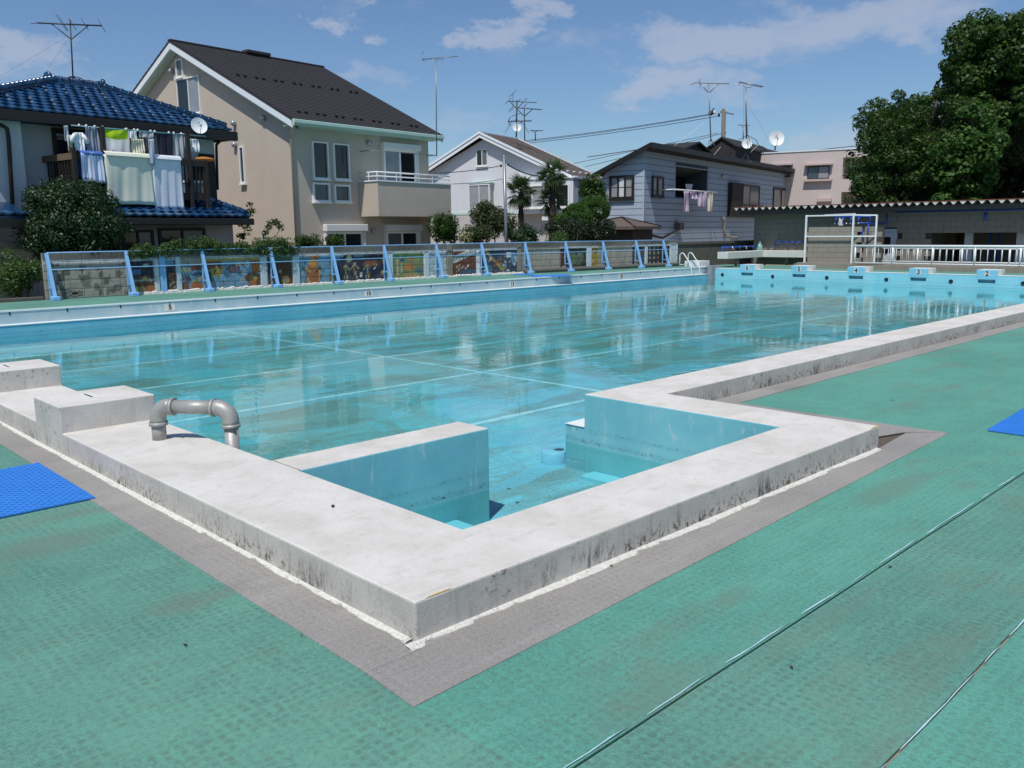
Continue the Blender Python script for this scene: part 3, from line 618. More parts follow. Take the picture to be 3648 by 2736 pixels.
# ragged plaster footing in front of the wall foot
g = MB(); r = random.Random(3); prev = None
for i in range(330):
    s_ = 5.2+i*.0605; p, _ = along(s_, .004); q, _ = along(s_, .05+r.random()*.03); hh = .02+r.random()*.035
    cur = ((p.x,p.y,hh+.02),(q.x,q.y,hh*.6),(q.x,q.y-.004,-.006))
    if prev: g.quad(prev[0],prev[1],cur[1],cur[0]); g.quad(prev[1],prev[2],cur[2],cur[1])
    prev = cur
g.build('plaster_footing','plaster_white',wall)

# --- blue steel fence: raking struts on footings, posts and two rails
fence = thing('blue_steel_fence', 'light blue steel fence of raking struts and two thin rails before the mural wall', 'fence')
POSTS = [3.43,5.09,6.88,8.70,10.52,12.25,14.15,15.95,17.7,19.45,21.2,22.85,24.3]
for i, x in enumerate(POSTS):
    b, ang = along(x, .385); tp, _ = along(x, .075); H_ = 1.0 - (.02 if i > 9 else 0)
    d = Vector((math.cos(ang), math.sin(ang))); n = Vector((d.y,-d.x))
    g = MB(); g.prism([tuple(b-d*.085-n*.1),tuple(b-d*.085+n*.1),tuple(b+d*.085+n*.1),tuple(b+d*.085-n*.1)], -.01, .085); g.build('footing','fence_blue',fence,bevel=.018,recalc=True)
    g = MB(); g.bar((b.x,b.y,.06),(tp.x,tp.y,H_-.01),.064,.064); g.build('strut','fence_blue',fence,recalc=True)
    g = MB(); g.bar((tp.x,tp.y,0),(tp.x,tp.y,H_),.03,.03); g.build('post','fence_blue',fence,recalc=True)
    k = .26; mpt = b+(tp-b)*(k-.06)/(H_-.07); g = MB(); g.bar((mpt.x,mpt.y,k),(tp.x,tp.y,k),.03,.03); g.build('tie','fence_blue',fence,recalc=True)
pr = [along(x,.085)[0] for x in POSTS]; g = MB(); g.tube([(p.x,p.y,1.0-(.02*max(0,i-8)/4)) for i, p in enumerate(pr)]+[(25.0,along(25.0,.085)[0].y,.97)], .0125, 8); g.build('top_rail','fence_blue',fence)
pr = [along(x,.215)[0] for x in POSTS]; g = MB(); g.tube([(p.x,p.y,.645-(.01*max(0,i-8)/4)) for i, p in enumerate(pr)]+[(25.0,along(25.0,.215)[0].y,.63)], .010, 8); g.build('mid_rail','fence_blue',fence)
basic('dark_hose', '#5d5f58', .7, .2, 5, dirt=.4)
pth = [along(x,.24)[0] for x in np.linspace(17.55,25.1,24)]; g = MB(); g.tube([(p.x,p.y,.075) for p in pth], .07, 12)
o = g.build('ground_roll','dark_hose'); tag(o,'long dark grey roll lying along the foot of the fence','roll')
def flat_mat(qs, label):
    P = [onz(q, .004) for q in qs]; g = MB(); c = P[0]; g.prism([(p.x-c.x,p.y-c.y) for p in P], 0, .012); o = g.build('bath_mat','mat_blue',recalc=True); o.location = (c.x,c.y,.0); tag(o, label, 'mat', 'ribbed blue mats on the deck')
flat_mat([(1600+720/2.458,840+362/2.458),(1600+1090/2.458,840+350/2.458),(1600+1010/2.458,840+338/2.458),(1600+740/2.458,840+346/2.458)], 'blue mat on the green side deck near the fifteen mark')
flat_mat([(1600+560/2.458,840+340/2.458),(1600+735/2.458,840+346/2.458),(1600+740/2.458,840+336/2.458),(1600+600/2.458,840+333/2.458)], 'thin blue mat behind the larger one on the side deck')
# low kerb and sandy yard left of the wall
g = MB(); g.box(-9,3.3,15.72,15.9,-.2,.07); o = g.build('deck_kerb','dark_concrete',bevel=.01); tag(o, kind='structure')
basic('sand', '#b8ad9a', .95, .12, 3, .4, 60)
g = MB(); g.quad((-9,15.9,-.05),(3.3,15.9,-.05),(3.3,22,-.05),(-9,22,-.05)); o = g.build('yard','sand'); tag(o, kind='structure')
# concrete wall running on from the fence to the hut
g = MB(); g.prism([(25.26,14.84),(31.5,14.62),(31.5,14.82),(25.28,15.04)], -.7, .79); o = g.build('concrete_wall','dark_concrete',bevel=.01,recalc=True); tag(o,'plain dark concrete wall from the fence end to the wash trough','wall')
g = MB(); g.prism([(25.25,14.80),(31.5,14.58),(31.5,14.84),(25.27,15.06)], .792, .89); g.build('cap','dark_concrete',o)

# --- ladder and white steps at the far left corner
basic('ladder_white', '#e3e6e6', .35, .05)
lad = thing('pool_ladder', 'white tubular pool ladder handrails at the far left corner', 'ladder', (23.9,W+.1,0))
for dx in (0,.52):
    g = MB(); P = [(dx,.35,-.01),(dx,.34,.3)]
    for i in range(7):
        a = math.pi*.75*i/6; P.append((dx+.02*0,.24+.1*math.cos(a),.42+.1*math.sin(a)))
    P += [(dx,-.02,.26),(dx,-.16,.02),(dx,-.17,-.35)]; g.tube(P, .019, 8); g.build('handrail','ladder_white',lad)
g = MB(); g.tube([(0,.35,.1),(.52,.35,.1)], .016, 8); g.build('cross_bar','ladder_white',lad)
bx = MB(); bx.box(0,.7,0,.62,.0,.22); o = bx.build('pool_step','white_paint',bevel=.008); o.location = (24.55,W+.06,0); tag(o,'white painted step block behind the ladder at the pool corner','step')
g = MB(); g.box(-.006,.42,-.02,0,.0,.215); g.build('riser','white_paint',o)
# ================================================================ house materials and shared parts
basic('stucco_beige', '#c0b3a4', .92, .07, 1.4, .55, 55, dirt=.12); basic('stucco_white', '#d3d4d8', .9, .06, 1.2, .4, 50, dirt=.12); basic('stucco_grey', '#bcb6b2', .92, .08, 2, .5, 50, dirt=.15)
basic('stucco_cool_white', '#c9cdd0', .9, .06, 1.5, .4, 50, dirt=.12)  # slightly greyer white stucco for the blue tiled house
basic('trim_white', '#e6eaec', .5, .05, 3); basic('trim_teal', '#b7d0c6', .5, .08, 3); basic('frame_white', '#e8e8e4', .45, .04, 4); basic('frame_dark', '#24201f', .5, .1, 6); basic('timber_dark', '#2c2420', .75, .25, 6, .2, 40)
basic('timber_brown', '#6e5a48', .8, .3, 6, .2, 40); basic('gutter_dark', '#1f1a19', .5, .1, 4); basic('pipe_beige', '#b2a48f', .5, .05); basic('vent_metal', '#a9adb2', .35, .1, 9, metal=.6); basic('shutter_white', '#dcdcd8', .5, .05, 3)
basic('slate_dark', '#343132', .75, .18, 5, .3, 50); basic('slate_brown', '#61564f', .85, .28, 5, .4, 40, dirt=.4); basic('roof_dark', '#2e2a29', .8, .22, 4, .3, 40)
basic('curtain_white', '#cfd2d2', .9, .1, 7); basic('curtain_warm', '#b7ab9a', .9, .12, 7)
basic('siding_blue', '#a9b6c4', .7, .06, 1.5, .1, 60, dirt=.12); basic('siding_core', '#4d555c', .8, .1); basic('tile_pink', '#bfaca6', .75, .1, 3, .2, 60); basic('black_void', '#0c0c0d', .9, .1)
def mat_glass(name, c, rough=.06):
    m, t, bs = newmat(name); p = wpos(t); n = t.noise(p, 2.5, 3, .5)
    t.l.new(t.mix(n, [v*.7 for v in c], [v*1.3 for v in c]), bs.inputs['Base Color']); bs.inputs['Roughness'].default_value = rough; bs.inputs['Specular IOR Level'].default_value = .7
mat_glass('glass_dark', (.012,.016,.02)); mat_glass('glass_grey', (.12,.13,.14), .15); mat_glass('glass_blue', (.05,.08,.10)); mat_glass('glass_frost', (.30,.31,.32), .4); mat_glass('glass_curtain', (.26,.29,.31), .15)
def fbox(g, face, a0, a1, d0, d1, z0, z1):
    if a0 > a1: a0, a1 = a1, a0
    return g.box(a0,a1,-d1,-d0,z0,z1) if face == 'F' else g.box(-d1,-d0,a0,a1,z0,z1)
def window(root, face, p, q, panes=2, frame='frame_white', glass=('glass_dark','glass_dark'), fw=.055, proud=.06, sill=.05, base=0., bars=0, name='window'):
    ax = 0 if face == 'F' else 1; a0, a1 = sorted((p[ax],q[ax])); z0, z1 = sorted((p[2],q[2]))
    g = MB(); b = base
    fbox(g,face,a0,a1,b+.002,b+proud,z1-fw,z1); fbox(g,face,a0,a1,b+.002,b+proud+.02*(sill > 0),z0,z0+fw+.0)
    fbox(g,face,a0,a0+fw,b+.002,b+proud,z0+fw,z1-fw); fbox(g,face,a1-fw,a1,b+.002,b+proud,z0+fw,z1-fw)
    if sill: fbox(g,face,a0-.02,a1+.02,b+.002,b+proud+.05,z0-sill,z0-.001)
    for i in range(1, panes):
        c = a0+fw+(a1-a0-2*fw)*i/panes; fbox(g,face,c-fw*.4,c+fw*.4,b+.002,b+proud*.8,z0+fw,z1-fw)
    o = g.build(name, frame, root)
    w_ = (a1-a0-2*fw)/panes
    for i in range(panes):
        c0 = a0+fw+w_*i; h = MB(); dd = b+.022+.008*(i%2); fbox(h,face,c0+.001,c0+w_-.001,b+.003,dd,z0+fw,z1-fw); pn = h.build('pane', glass[i % len(glass)], o)
        for k in range(bars):
            h = MB(); zz = z0+fw+(z1-z0-2*fw)*(k+1)/(bars+1); fbox(h,face,c0+.01,c0+w_-.01,dd,dd+.012,zz-.012,zz+.012); h.build('glazing_bar', frame, o)
    return o
def hood(root, face, p, s=.09):
    g = MB(); n = (0,-1,0) if face == 'F' else (-1,0,0)
    g.lathe([(s*.75,0),(s*.9,.05),(s,.09),(s*.85,.13),(s*.45,.15),(.002,.155)], (p[0] if face=='F' else 0, 0 if face=='F' else p[1], p[2]), n, 14); return g.build('vent_hood','vent_metal',root)
def gable_roof_course(g, va, za, vb, zb, u0, u1, n, lift=.022, m=0):
    """shingle courses from eave (va,za) to ridge (vb,zb), every course a lapped strip"""
    for i in range(n):
        f0, f1 = i/n, (i+1.06)/n; y0, z0 = va+(vb-va)*f0, za+(zb-za)*f0; y1, z1 = va+(vb-va)*min(f1,1), za+(zb-za)*min(f1,1)
        g.quad((u0,y0,z0+lift),(u1,y0,z0+lift),(u1,y1,z1+.004),(u0,y1,z1+.004),m=m); g.quad((u0,y0,z0-.002),(u1,y0,z0-.002),(u1,y0,z0+lift),(u0,y0,z0+lift),m=m)
    return g
def slab(g, P, th, m=0):
    """thick sheet from a quad of points, thickness downward"""
    a = [Vector(p) for p in P]; b = [p-Vector((0,0,th)) for p in a]
    g.quad(*a,m=m); g.quad(*reversed(b),m=m)
    for i in range(len(a)): j = (i+1)%len(a); g.quad(a[j],a[i],b[i],b[j],m=m)
    return g
def cable(name, pts, r, label, cat='cable', group=None, mt='cable_black', sag=0.):
    P = []
    for a, b in zip(pts[:-1], pts[1:]):
        a = Vector(a); b = Vector(b)
        for i in range(16): k = i/16; P.append(a+(b-a)*k-Vector((0,0,sag*4*k*(1-k))))
    P.append(Vector(pts[-1])); g = MB(); g.tube(P, r, 5); o = g.build(name, mt); return tag(o, label, cat, group)
basic('cable_black', '#2a2c34', .6, .1); basic('antenna_metal', '#8a8d90', .4, .12, 9, metal=.6); basic('antenna_dark', '#2f3236', .5, .1)

# ================================================================ B: beige two-storey house
B = Fr(r3(610,900), 28, 7); hb = B.root('beige_house', 'beige stucco house with a steep black slate gable roof and balcony', 'house')
BE, SL = 5.95, .485
APV, APZ = 5.85, 7.80
prof = [(0,-.85),(0,4.66),(APV,APZ-.24),(11.9,4.45),(11.9,-.85)]
g = MB(); g.extr(prof, lambda p,q,a: (a,p,q), 0, BE); g.build('wall','stucco_beige',hb,recalc=True)
g = MB(); gable_roof_course(g, -.52, 4.73, APV, APZ, -.34, 6.18, 44); gable_roof_course(g, 12.3, 4.5, APV, APZ, -.34, 6.18, 30)
slab(g, [(-.34,-.52,4.727),(6.18,-.52,4.727),(6.18,APV,APZ-.003),(-.34,APV,APZ-.003)], .06); slab(g, [(-.34,APV,APZ-.003),(6.18,APV,APZ-.003),(6.18,12.3,4.497),(-.34,12.3,4.497)], .06)
rf = g.build('roof','slate_dark',hb)
g = MB(); g.box(-.35,6.19,APV-.09,APV+.09,APZ-.02,APZ+.045); g.build('ridge_cap','slate_dark',rf,bevel=.02)
g = MB(); rv = B.F(r7(765,175),APV); g.box(2.6,3.6,APV-.2,APV+.16,APZ+.03,APZ+.13); g.build('ridge_vent','slate_dark',rf,bevel=.01)
gd = MB().box(-.045,.045,-.04,.04,0,.055).mesh('snow_guard','gutter_dark')
for (qa, qb) in ((r7(760,322),r7(1490,430)),(r7(1130,545),r7(1855,635))):
    for k in range(7):
        for dd in (0,.27):
            q = (qa[0]+(qb[0]-qa[0])*k/6.4, qa[1]+(qb[1]-qa[1])*k/6.4); n = Vector((0,-SL,1)); d = ray(q); o3 = B.o
            dl = Vector((d.dot(B.u), d.dot(B.v), d.z)); c0 = Vector(((CAM-o3).dot(B.u),(CAM-o3).dot(B.v),CAM.z)); P0 = Vector((0,-.52,4.75)); tt = (P0-c0).dot(n)/dl.dot(n); hp = c0+dl*tt
            o = link('snow_guard', gd, rf); o.location = (hp.x+dd, hp.y, hp.z+.0); o.rotation_euler = (math.atan(SL),0,0)
def barge(root, u, pts, h, th, mt, name='barge_board'):
    g = MB()
    for (va,za),(vb,zb) in zip(pts[:-1],pts[1:]): g.quad((u,va,za),(u,va,za-h),(u,vb,zb-h),(u,vb,zb)); g.quad((u+th,va,za),(u+th,vb,zb),(u+th,vb,zb-h),(u+th,va,za-h)); g.quad((u,va,za-h),(u+th,va,za-h),(u+th,vb,zb-h),(u,vb,zb-h))
    return g.build(name, mt, root)
barge(hb,-.33,[(-.52,4.70),(APV,APZ-.03),(12.3,4.47)],.24,.06,'trim_white')
barge(hb,-.30,[(-.5,4.47),(APV,APZ-.26),(12.2,4.25)],.05,.29,'trim_teal','soffit_trim')
barge(hb,6.12,[(-.52,4.70),(APV,APZ-.03),(12.3,4.47)],.2,.05,'trim_white')
g = MB(); g.box(-.33,6.17,-.55,-.47,4.55,4.72); g.box(-.33,6.12,-.63,-.551,4.60,4.70); g.build('gutter','trim_teal',hb,bevel=.01)
g = MB(); g.box(-.29,6.1,-.469,-.003,4.545,4.56); g.build('soffit','trim_teal',hb)
W_ = lambda a, b, **k: window(hb,'F',B.F(r3(*a)),B.F(r3(*b)),**k)
for a, b in (((742,297),(895,630)),((925,315),(1075,637))): W_(a,b,panes=1,glass=('glass_dark',),proud=.09,fw=.045)
W_((750,655),(903,825),panes=1,glass=('glass_blue',),proud=.09); W_((935,672),(1080,828),panes=1,glass=('glass_blue',),proud=.09)
def shutter_window(u0, u1, z0, z1, zb0, zb1, gl):
    window(hb,'F',(u0,0,z0),(u1,0,z1),panes=2,glass=gl,proud=.08,fw=.07,sill=0)
    g = MB(); g.box(u0-.09,u1+.12,-.21,-.002,zb0,zb1); g.build('shutter_box','shutter_white',hb,bevel=.02)
    for uu in (u0-.06,u1+.01): g = MB(); g.box(uu,uu+.05,-.13,-.002,z0-.1,zb0-.001); g.build('shutter_guide','shutter_white',hb)
shutter_window(3.72,5.27,2.3,4.16,4.16,4.36,('glass_curtain','glass_dark')); shutter_window(1.12,2.66,-.4,1.40,1.41,1.64,('glass_dark','glass_dark')); shutter_window(3.72,5.25,-.4,1.40,1.41,1.63,('glass_grey','glass_dark'))
WS = lambda a, b, **k: window(hb,'S',B.S(r7(*a)),B.S(r7(*b)),**k)
WS((388,228),(437,330),panes=1,glass=('glass_grey',),fw=.05); WS((393,348),(545,548),panes=2,glass=('glass_curtain','glass_dark'),fw=.045); WS((772,752),(815,975),panes=1,glass=('glass_dark',),fw=.05); WS((910,1278),(937,1318),panes=1,glass=('glass_dark',),fw=.03)
for q in ((365,295),(745,612),(925,578),(750,742)): hood(hb,'S',B.S(r7(*q)),.09)
for q in ((1237,312),(1275,1072)): hood(hb,'F',B.F(r3(*q)),.09)
g = MB(); g.tube([(-.3,-.58,4.62),(-.3,-.55,4.5),(-.12,-.12,4.3),(-.06,-.06,4.15),(-.06,-.06,-.6)], .035, 8); g.build('downpipe','pipe_beige',hb)
b0, b1, bz0, bz1, bd = 2.63, 6.12, 1.885, 3.0, .9
g = MB(); g.box(b0,b1,-bd,-.003,bz0,bz1); bal = g.build('balcony','stucco_beige',hb,bevel=.01)
g = MB(); g.box(b0-.03,b1+.03,-bd-.03,-.003,bz1+.001,bz1+.045); g.build('balcony_cap','trim_white',bal)
g = MB(); path = [(b0+.03,-.02),(b0+.03,-bd+.04),(b1-.03,-bd+.04),(b1-.03,-.02)]
for zz in (bz1+.17,bz1+.30): g.tube([(x,y,zz) for x,y in path], .018 if zz < bz1+.2 else .024, 8)
for x, y in [(b0+.03,-.45),(b0+.03,-bd+.04)]+[(b0+.03+k*(b1-b0-.06)/4,-bd+.04) for k in range(1,5)]: g.tube([(x,y,bz1+.04),(x,y,bz1+.3)], .014, 6)
g.build('balcony_railing','trim_white',bal)
g = MB(); pa, pb = B.F(r3(1255,378),-.5), B.F(r3(1830,420),-.5); g.tube([(pa.x,-.02,pa.z),(pa.x,-.5,pa.z)], .015, 6); g.tube([(pb.x,-.02,pb.z),(pb.x,-.5,pb.z)], .015, 6); g.tube([tuple(pa),tuple(pb)], .011, 6); g.build('drying_rail','antenna_metal',hb)

# ================================================================ C: white house with the brown roof
Cf = Fr(c1(1650,900), 46, 16); hc = Cf.root('white_house', 'white house with a low brown gable roof behind the palms', 'house')
CV, CZ = 5.0, 6.62
g = MB(); g.extr([(0,-.85),(0,4.15),(CV,CZ-.32),(9.8,4.2),(9.8,-.85)], lambda p,q,a: (a,p,q), 0, 3.5); g.build('wall','stucco_white',hc,recalc=True)
g = MB(); gable_roof_course(g, -.55,4.12,CV,CZ,-.42,3.8,26,.018); gable_roof_course(g, 10.4,4.12,CV,CZ,-.42,3.8,12,.018)
slab(g, [(-.42,-.55,4.117),(3.8,-.55,4.117),(3.8,CV,CZ-.003),(-.42,CV,CZ-.003)], .08); slab(g, [(-.42,CV,CZ-.003),(3.8,CV,CZ-.003),(3.8,10.4,4.117),(-.42,10.4,4.117)], .08)
rc = g.build('roof','slate_brown',hc)
barge(hc,-.44,[(-.55,4.13),(CV,CZ+.05),(10.4,4.13)],.12,.06,'trim_white'); barge(hc,-.40,[(-.52,4.02),(CV,CZ-.06),(10.3,4.02)],.2,.05,'trim_white','inner_barge_board'); barge(hc,3.76,[(-.55,4.18),(CV,CZ+.07),(10.4,4.18)],.14,.06,'trim_white')
g = MB(); g.box(-.42,3.8,CV-.07,CV+.07,CZ-.01,CZ+.05); g.build('ridge_cap','trim_white',rc)
g = MB(); g.box(-.35,3.75,-.66,-.56,4.02,4.13); g.build('gutter','trim_white',hc); g = MB(); g.box(-.38,3.75,-.55,-.003,4.0,4.03); g.build('soffit','stucco_white',hc)
sgm = MB().box(-.12,.12,-.04,.04,0,.06).mesh('snow_guard','trim_white')
for k in range(5): o = link('snow_guard', sgm, rc); o.location = (.2+k*.75,.0,4.12+.25+.02); o.rotation_euler = (.43,0,0)
window(hc,'S',Cf.S(c1(545,320)),Cf.S(c1(688,520)),panes=2,glass=('glass_grey','glass_dark'),fw=.05)
a, b = Cf.S(c1(455,755),-.35), Cf.S(c1(715,1035),-.35)
g = MB(); g.box(-.38,-.003,b.y,a.y,a.z+.06-1.32,a.z+.04); by = g.build('bay','stucco_white',hc)
g = MB(); g.box(-.45,-.003,b.y-.07,a.y+.07,a.z+.041,a.z+.10); g.build('bay_roof','trim_teal',by); g = MB(); g.box(-.42,-.003,b.y-.04,a.y+.04,b.z-.12,b.z-.03); g.build('bay_sill','trim_white',by)
window(hc,'S',(0,a.y,a.z),(0,b.y,b.z),panes=2,glass=('glass_frost','glass_frost'),fw=.05,base=.38,sill=0,bars=0)
g = MB(); g.box(-.3,-.04,b.y-.012,b.y-.002,b.z+.05,a.z-.05); g.build('side_pane','glass_frost',by)
a, b = Cf.S(c1(1020,730),-.55), Cf.S(c1(1740,1095),-.55)
g = MB(); g.box(-.6,-.003,b.y,a.y,b.z,a.z+.12); by2 = g.build('bay','stucco_white',hc)
g = MB(); g.box(-.66,-.003,b.y-.06,a.y+.06,a.z+.121,a.z+.17); g.build('bay_roof','trim_white',by2)
p0, p1 = Cf.S(c1(1075,765),-.6), Cf.S(c1(1690,1030),-.6); window(hc,'S',p0,p1,panes=4,glass=('glass_dark','glass_frost','glass_frost','glass_grey'),fw=.07,base=.6,sill=.06)
g = MB(); g.box(-.03,-.003,4.2,9.8,-.8,2.30); g.build('lower_wall_band','stucco_grey',hc); g = MB(); g.box(-.05,-.003,0,9.8,2.305,2.42); g.build('band_strip','trim_teal',hc)
g = MB(); g.box(-.02,-.003,.05,4.15,-.8,2.3); g.build('lower_wall_band','stucco_grey',hc)
q = Cf.S(c1(1415,1170),-.7); g = MB(); g.box(-.95,-.7,q.y-.18,q.y+.18,q.z-.09,q.z+.1); g.build('meter_box','white_paint',hc)

# ================================================================ G: blue-grey sided house
G = Fr(r5(487,900), 42, 12); hg = G.root('blue_grey_house', 'blue-grey clapboard house with black roof, dormers and hanging laundry', 'house')
GL = 24.8; GT = 5.02; GB = -.85; GD = 2.2
def clip_holes(a0, a1, z0, z1, holes):
    segs = [(a0,a1)]
    for h0, h1, hz0, hz1 in holes:
        if hz1 <= z0+.03 or hz0 >= z1-.03: continue
        ns = []
        for s0, s1 in segs:
            if h1 <= s0 or h0 >= s1: ns.append((s0,s1)); continue
            if h0 > s0: ns.append((s0,h0))
            if h1 < s1: ns.append((h1,s1))
        segs = ns
    return segs
rc0, rc1 = G.F(r5(762,505)), G.F(r5(1035,795))
g = MB(); g.extr([(0,GB),(0,GT),(GD,4.02),(GD,GB)], lambda p,q,a: (a,p+.03,q), .03, rc0.x); g.extr([(0,GB),(0,GT),(GD,4.02),(GD,GB)], lambda p,q,a: (a,p+.03,q), rc1.x, GL)
g.extr([(0,GB),(0,rc1.z),(GD,rc1.z),(GD,GB)], lambda p,q,a: (a,p+.03,q), rc0.x, rc1.x); g.extr([(0,rc0.z),(0,GT),(GD,4.02),(GD,3.9)], lambda p,q,a: (a,p+.03,q), rc0.x, rc1.x); g.extr([(1.3,rc1.z),(1.3,rc0.z-.35),(GD,4.0),(GD,rc1.z)], lambda p,q,a: (a,p+.03,q), rc0.x, rc1.x)
g.build('wall_core','siding_core',hg,recalc=True)
rows = 20; zb = 5.0; rh = .295
for i in range(rows):
    z1 = zb-i*rh; z0 = z1-rh+.024
    if z0 < GB: break
    for s0, s1 in clip_holes(-.02, GL, z0, z1, [(rc0.x,rc1.x,rc1.z,rc0.z)]):
        n = max(1, round((s1-s0)/4.6))
        for k in range(n):
            h = MB(); h.box(s0+(s1-s0)*k/n+.004, s0+(s1-s0)*(k+1)/n-.004, -.012, .028, z0, z1); h.build('siding_board','siding_blue',hg)
    top = min(GD, (GT+.02-z1)/.4545 if z1 < GT else GD); v1 = GD if z1 < 4.02 else max(0.05, (GT-z1)/.4545)
    if z1 > 4.02: h = MB(); h.extr([(-.008,z0),(-.008,z1),(max(.05,(GT-z1)/.4545),z1),(min(GD,(GT-z0)/.4545),z0)], lambda p,q,a: (a,p,q), -.02, .028); h.build('siding_board','siding_blue',hg,recalc=True)
    else: h = MB(); h.box(-.02,.028,-.008,GD+.03,z0,z1); h.build('siding_board','siding_blue',hg)
g = MB(); g.box(-.035,.03,-.03,.03,GB,GT); g.build('corner_trim','siding_blue',hg)
g = MB(); slab(g, [(-.45,-.5,5.3),(GL+.4,-.5,5.3),(GL+.4,GD+.35,4.02),(-.45,GD+.35,4.02)], .07); rg = g.build('roof','roof_dark',hg,recalc=True)
g = MB(); g.box(-.46,GL+.42,-.62,-.50,5.06,5.31); g.build('gutter','gutter_dark',hg); g = MB(); g.box(-.42,GL+.38,-.499,-.002,5.03,5.06); g.build('soffit','timber_dark',hg)
barge(hg,-.47,[(-.5,5.31),(GD+.35,4.03)],.22,.06,'gutter_dark')
window(hg,'S',G.S(r5(197,600)),G.S(r5(408,795)),panes=3,frame='frame_dark',glass=('glass_frost','curtain_white','glass_frost'),fw=.11,bars=1,base=.02,proud=.09)
window(hg,'F',G.F(r5(555,595)),G.F(r5(648,782)),panes=2,frame='frame_dark',glass=('glass_grey','curtain_warm'),fw=.1,base=.012,proud=.08)
# recessed balcony
g = MB(); g.box(rc0.x-.06,rc1.x+.0,1.27,1.32,rc1.z,rc0.z-.3); g.build('recess_door','glass_dark',hg)
g = MB(); g.box(rc0.x-.05,rc0.x+.0,-.03,.03,rc1.z,rc0.z); g.box(rc0.x,rc1.x,-.03,.03,rc0.z-.05,rc0.z); g.box(rc1.x,rc1.x+.05,-.03,.03,rc1.z,rc0.z); g.build('recess_frame','siding_blue',hg)
g = MB(); g.box(rc0.x+.5,rc0.x+2.3,1.2,1.27,rc1.z,rc0.z-.55); g.box(rc0.x+3.2,rc0.x+3.3,1.2,1.27,rc1.z,rc0.z-.5); g.build('door_frame','timber_dark',hg)
lw0, lw1 = G.F(r5(1217,655)), G.F(r5(1462,935))
g = MB(); g.box(lw0.x,lw0.x+1.9,-.28,-.013,lw1.z-.05,lw0.z); g.box(lw0.x-.02,lw1.x+.3,-.32,-.013,lw1.z-.14,lw1.z-.05); g.build('shutter_case','timber_dark',hg)
window(hg,'F',(lw0.x+1.92,0,lw1.z-.04),(lw1.x+.3,0,lw0.z),panes=2,frame='frame_dark',glass=('curtain_warm','glass_grey'),fw=.1,base=.015,sill=0)
g = MB(); 
for k in range(12): uu = lw0.x+2.1+k*.3; g.box(uu,uu+.04,-.30,-.27,lw1.z-.04,lw1.z+.55)
g.box(lw0.x+2,lw1.x+.3,-.32,-.26,lw1.z+.55,lw1.z+.6); g.build('window_guard','frame_dark',hg)
w0 = G.F(r5(1605,695)); window(hg,'F',(w0.x,0,2.6),(w0.x+3.6,0,w0.z),panes=2,frame='frame_dark',glass=('glass_grey','curtain_warm'),fw=.14,base=.015,sill=0)
g = MB(); g.box(w0.x+3.62,GL-.05,-.26,-.013,2.6,w0.z); g.build('shutter_case','timber_dark',hg)
hood(hg,'F',G.F(r5(1158,600)),.1)
g = MB(); P = [G.F(r5(*q),-.1) for q in ((790,990),(790,1060),(650,1135),(500,1095))]; g.tube([tuple(p) for p in P], .055, 8); g.build('drain_pipe','gutter_dark',hg)
g = MB(); q = G.F(r5(790,1030),-.12); g.box(q.x-.28,q.x+.28,-.3,-.02,q.z-.2,q.z+.16); g.build('rain_head','gutter_dark',hg)
g = MB(); P = [G.F(r5(*q),-.12) for q in ((1175,955),(1188,985),(1182,1060),(1195,1110),(1240,1125),(1295,1128),(1290,1150))]; g.tube([tuple(p) for p in P], .05, 8); g.build('aircon_duct','pipe_beige',hg)
# rear roof with gable and two dormers
def roof_piece(name, u0, u1, v0, v1, zlo, zhi, axis='u', mt='roof_dark', wall='roof_dark', zb=4.0, ov=.25):
    t0 = MB()
    if axis == 'u':
        mid = (v0+v1)/2; t0.extr([(v0,zb),(v0,zlo),(mid,zhi),(v1,zlo),(v1,zb)], lambda p,q,a: (a,p,q), u0, u1)
    else:
        mid = (u0+u1)/2; t0.extr([(u0,zb),(u0,zlo),(mid,zhi),(u1,zlo),(u1,zb)], lambda p,q,a: (p,a,q), v0, v1)
    o = t0.build(name, wall, hg, recalc=True); t1 = MB(); th = .1
    if axis == 'u':
        k = (zhi-zlo)/(mid-v0); slab(t1,[(u0-ov,v0-ov,zlo-ov*k+.06),(u1+ov,v0-ov,zlo-ov*k+.06),(u1+ov,mid,zhi+.06),(u0-ov,mid,zhi+.06)],th); slab(t1,[(u0-ov,mid,zhi+.06),(u1+ov,mid,zhi+.06),(u1+ov,v1+ov,zlo-ov*k+.06),(u0-ov,v1+ov,zlo-ov*k+.06)],th)
    else:
        k = (zhi-zlo)/(mid-u0); slab(t1,[(u0-ov,v0-ov,zlo-ov*k+.06),(mid,v0-ov,zhi+.06),(mid,v1+ov,zhi+.06),(u0-ov,v1+ov,zlo-ov*k+.06)],th); slab(t1,[(mid,v0-ov,zhi+.06),(u1+ov,v0-ov,zlo-ov*k+.06),(u1+ov,v1+ov,zlo-ov*k+.06),(mid,v1+ov,zhi+.06)],th)
    t1.build('roof', mt, o, recalc=True); return o
ap = G.F(r5(845,282),3.4)
A3 = lambda x, y, v: G.F(r5(x,y), v)
e0, e1 = A3(760,345,3.0), A3(1060,410,3.0)
roof_piece('rear_gable', e0.x+.2, e1.x+.6, 3.0, 5.5, e0.z-.25, A3(845,285,3.0).z-.05, 'v', wall='timber_dark', zb=3.5)
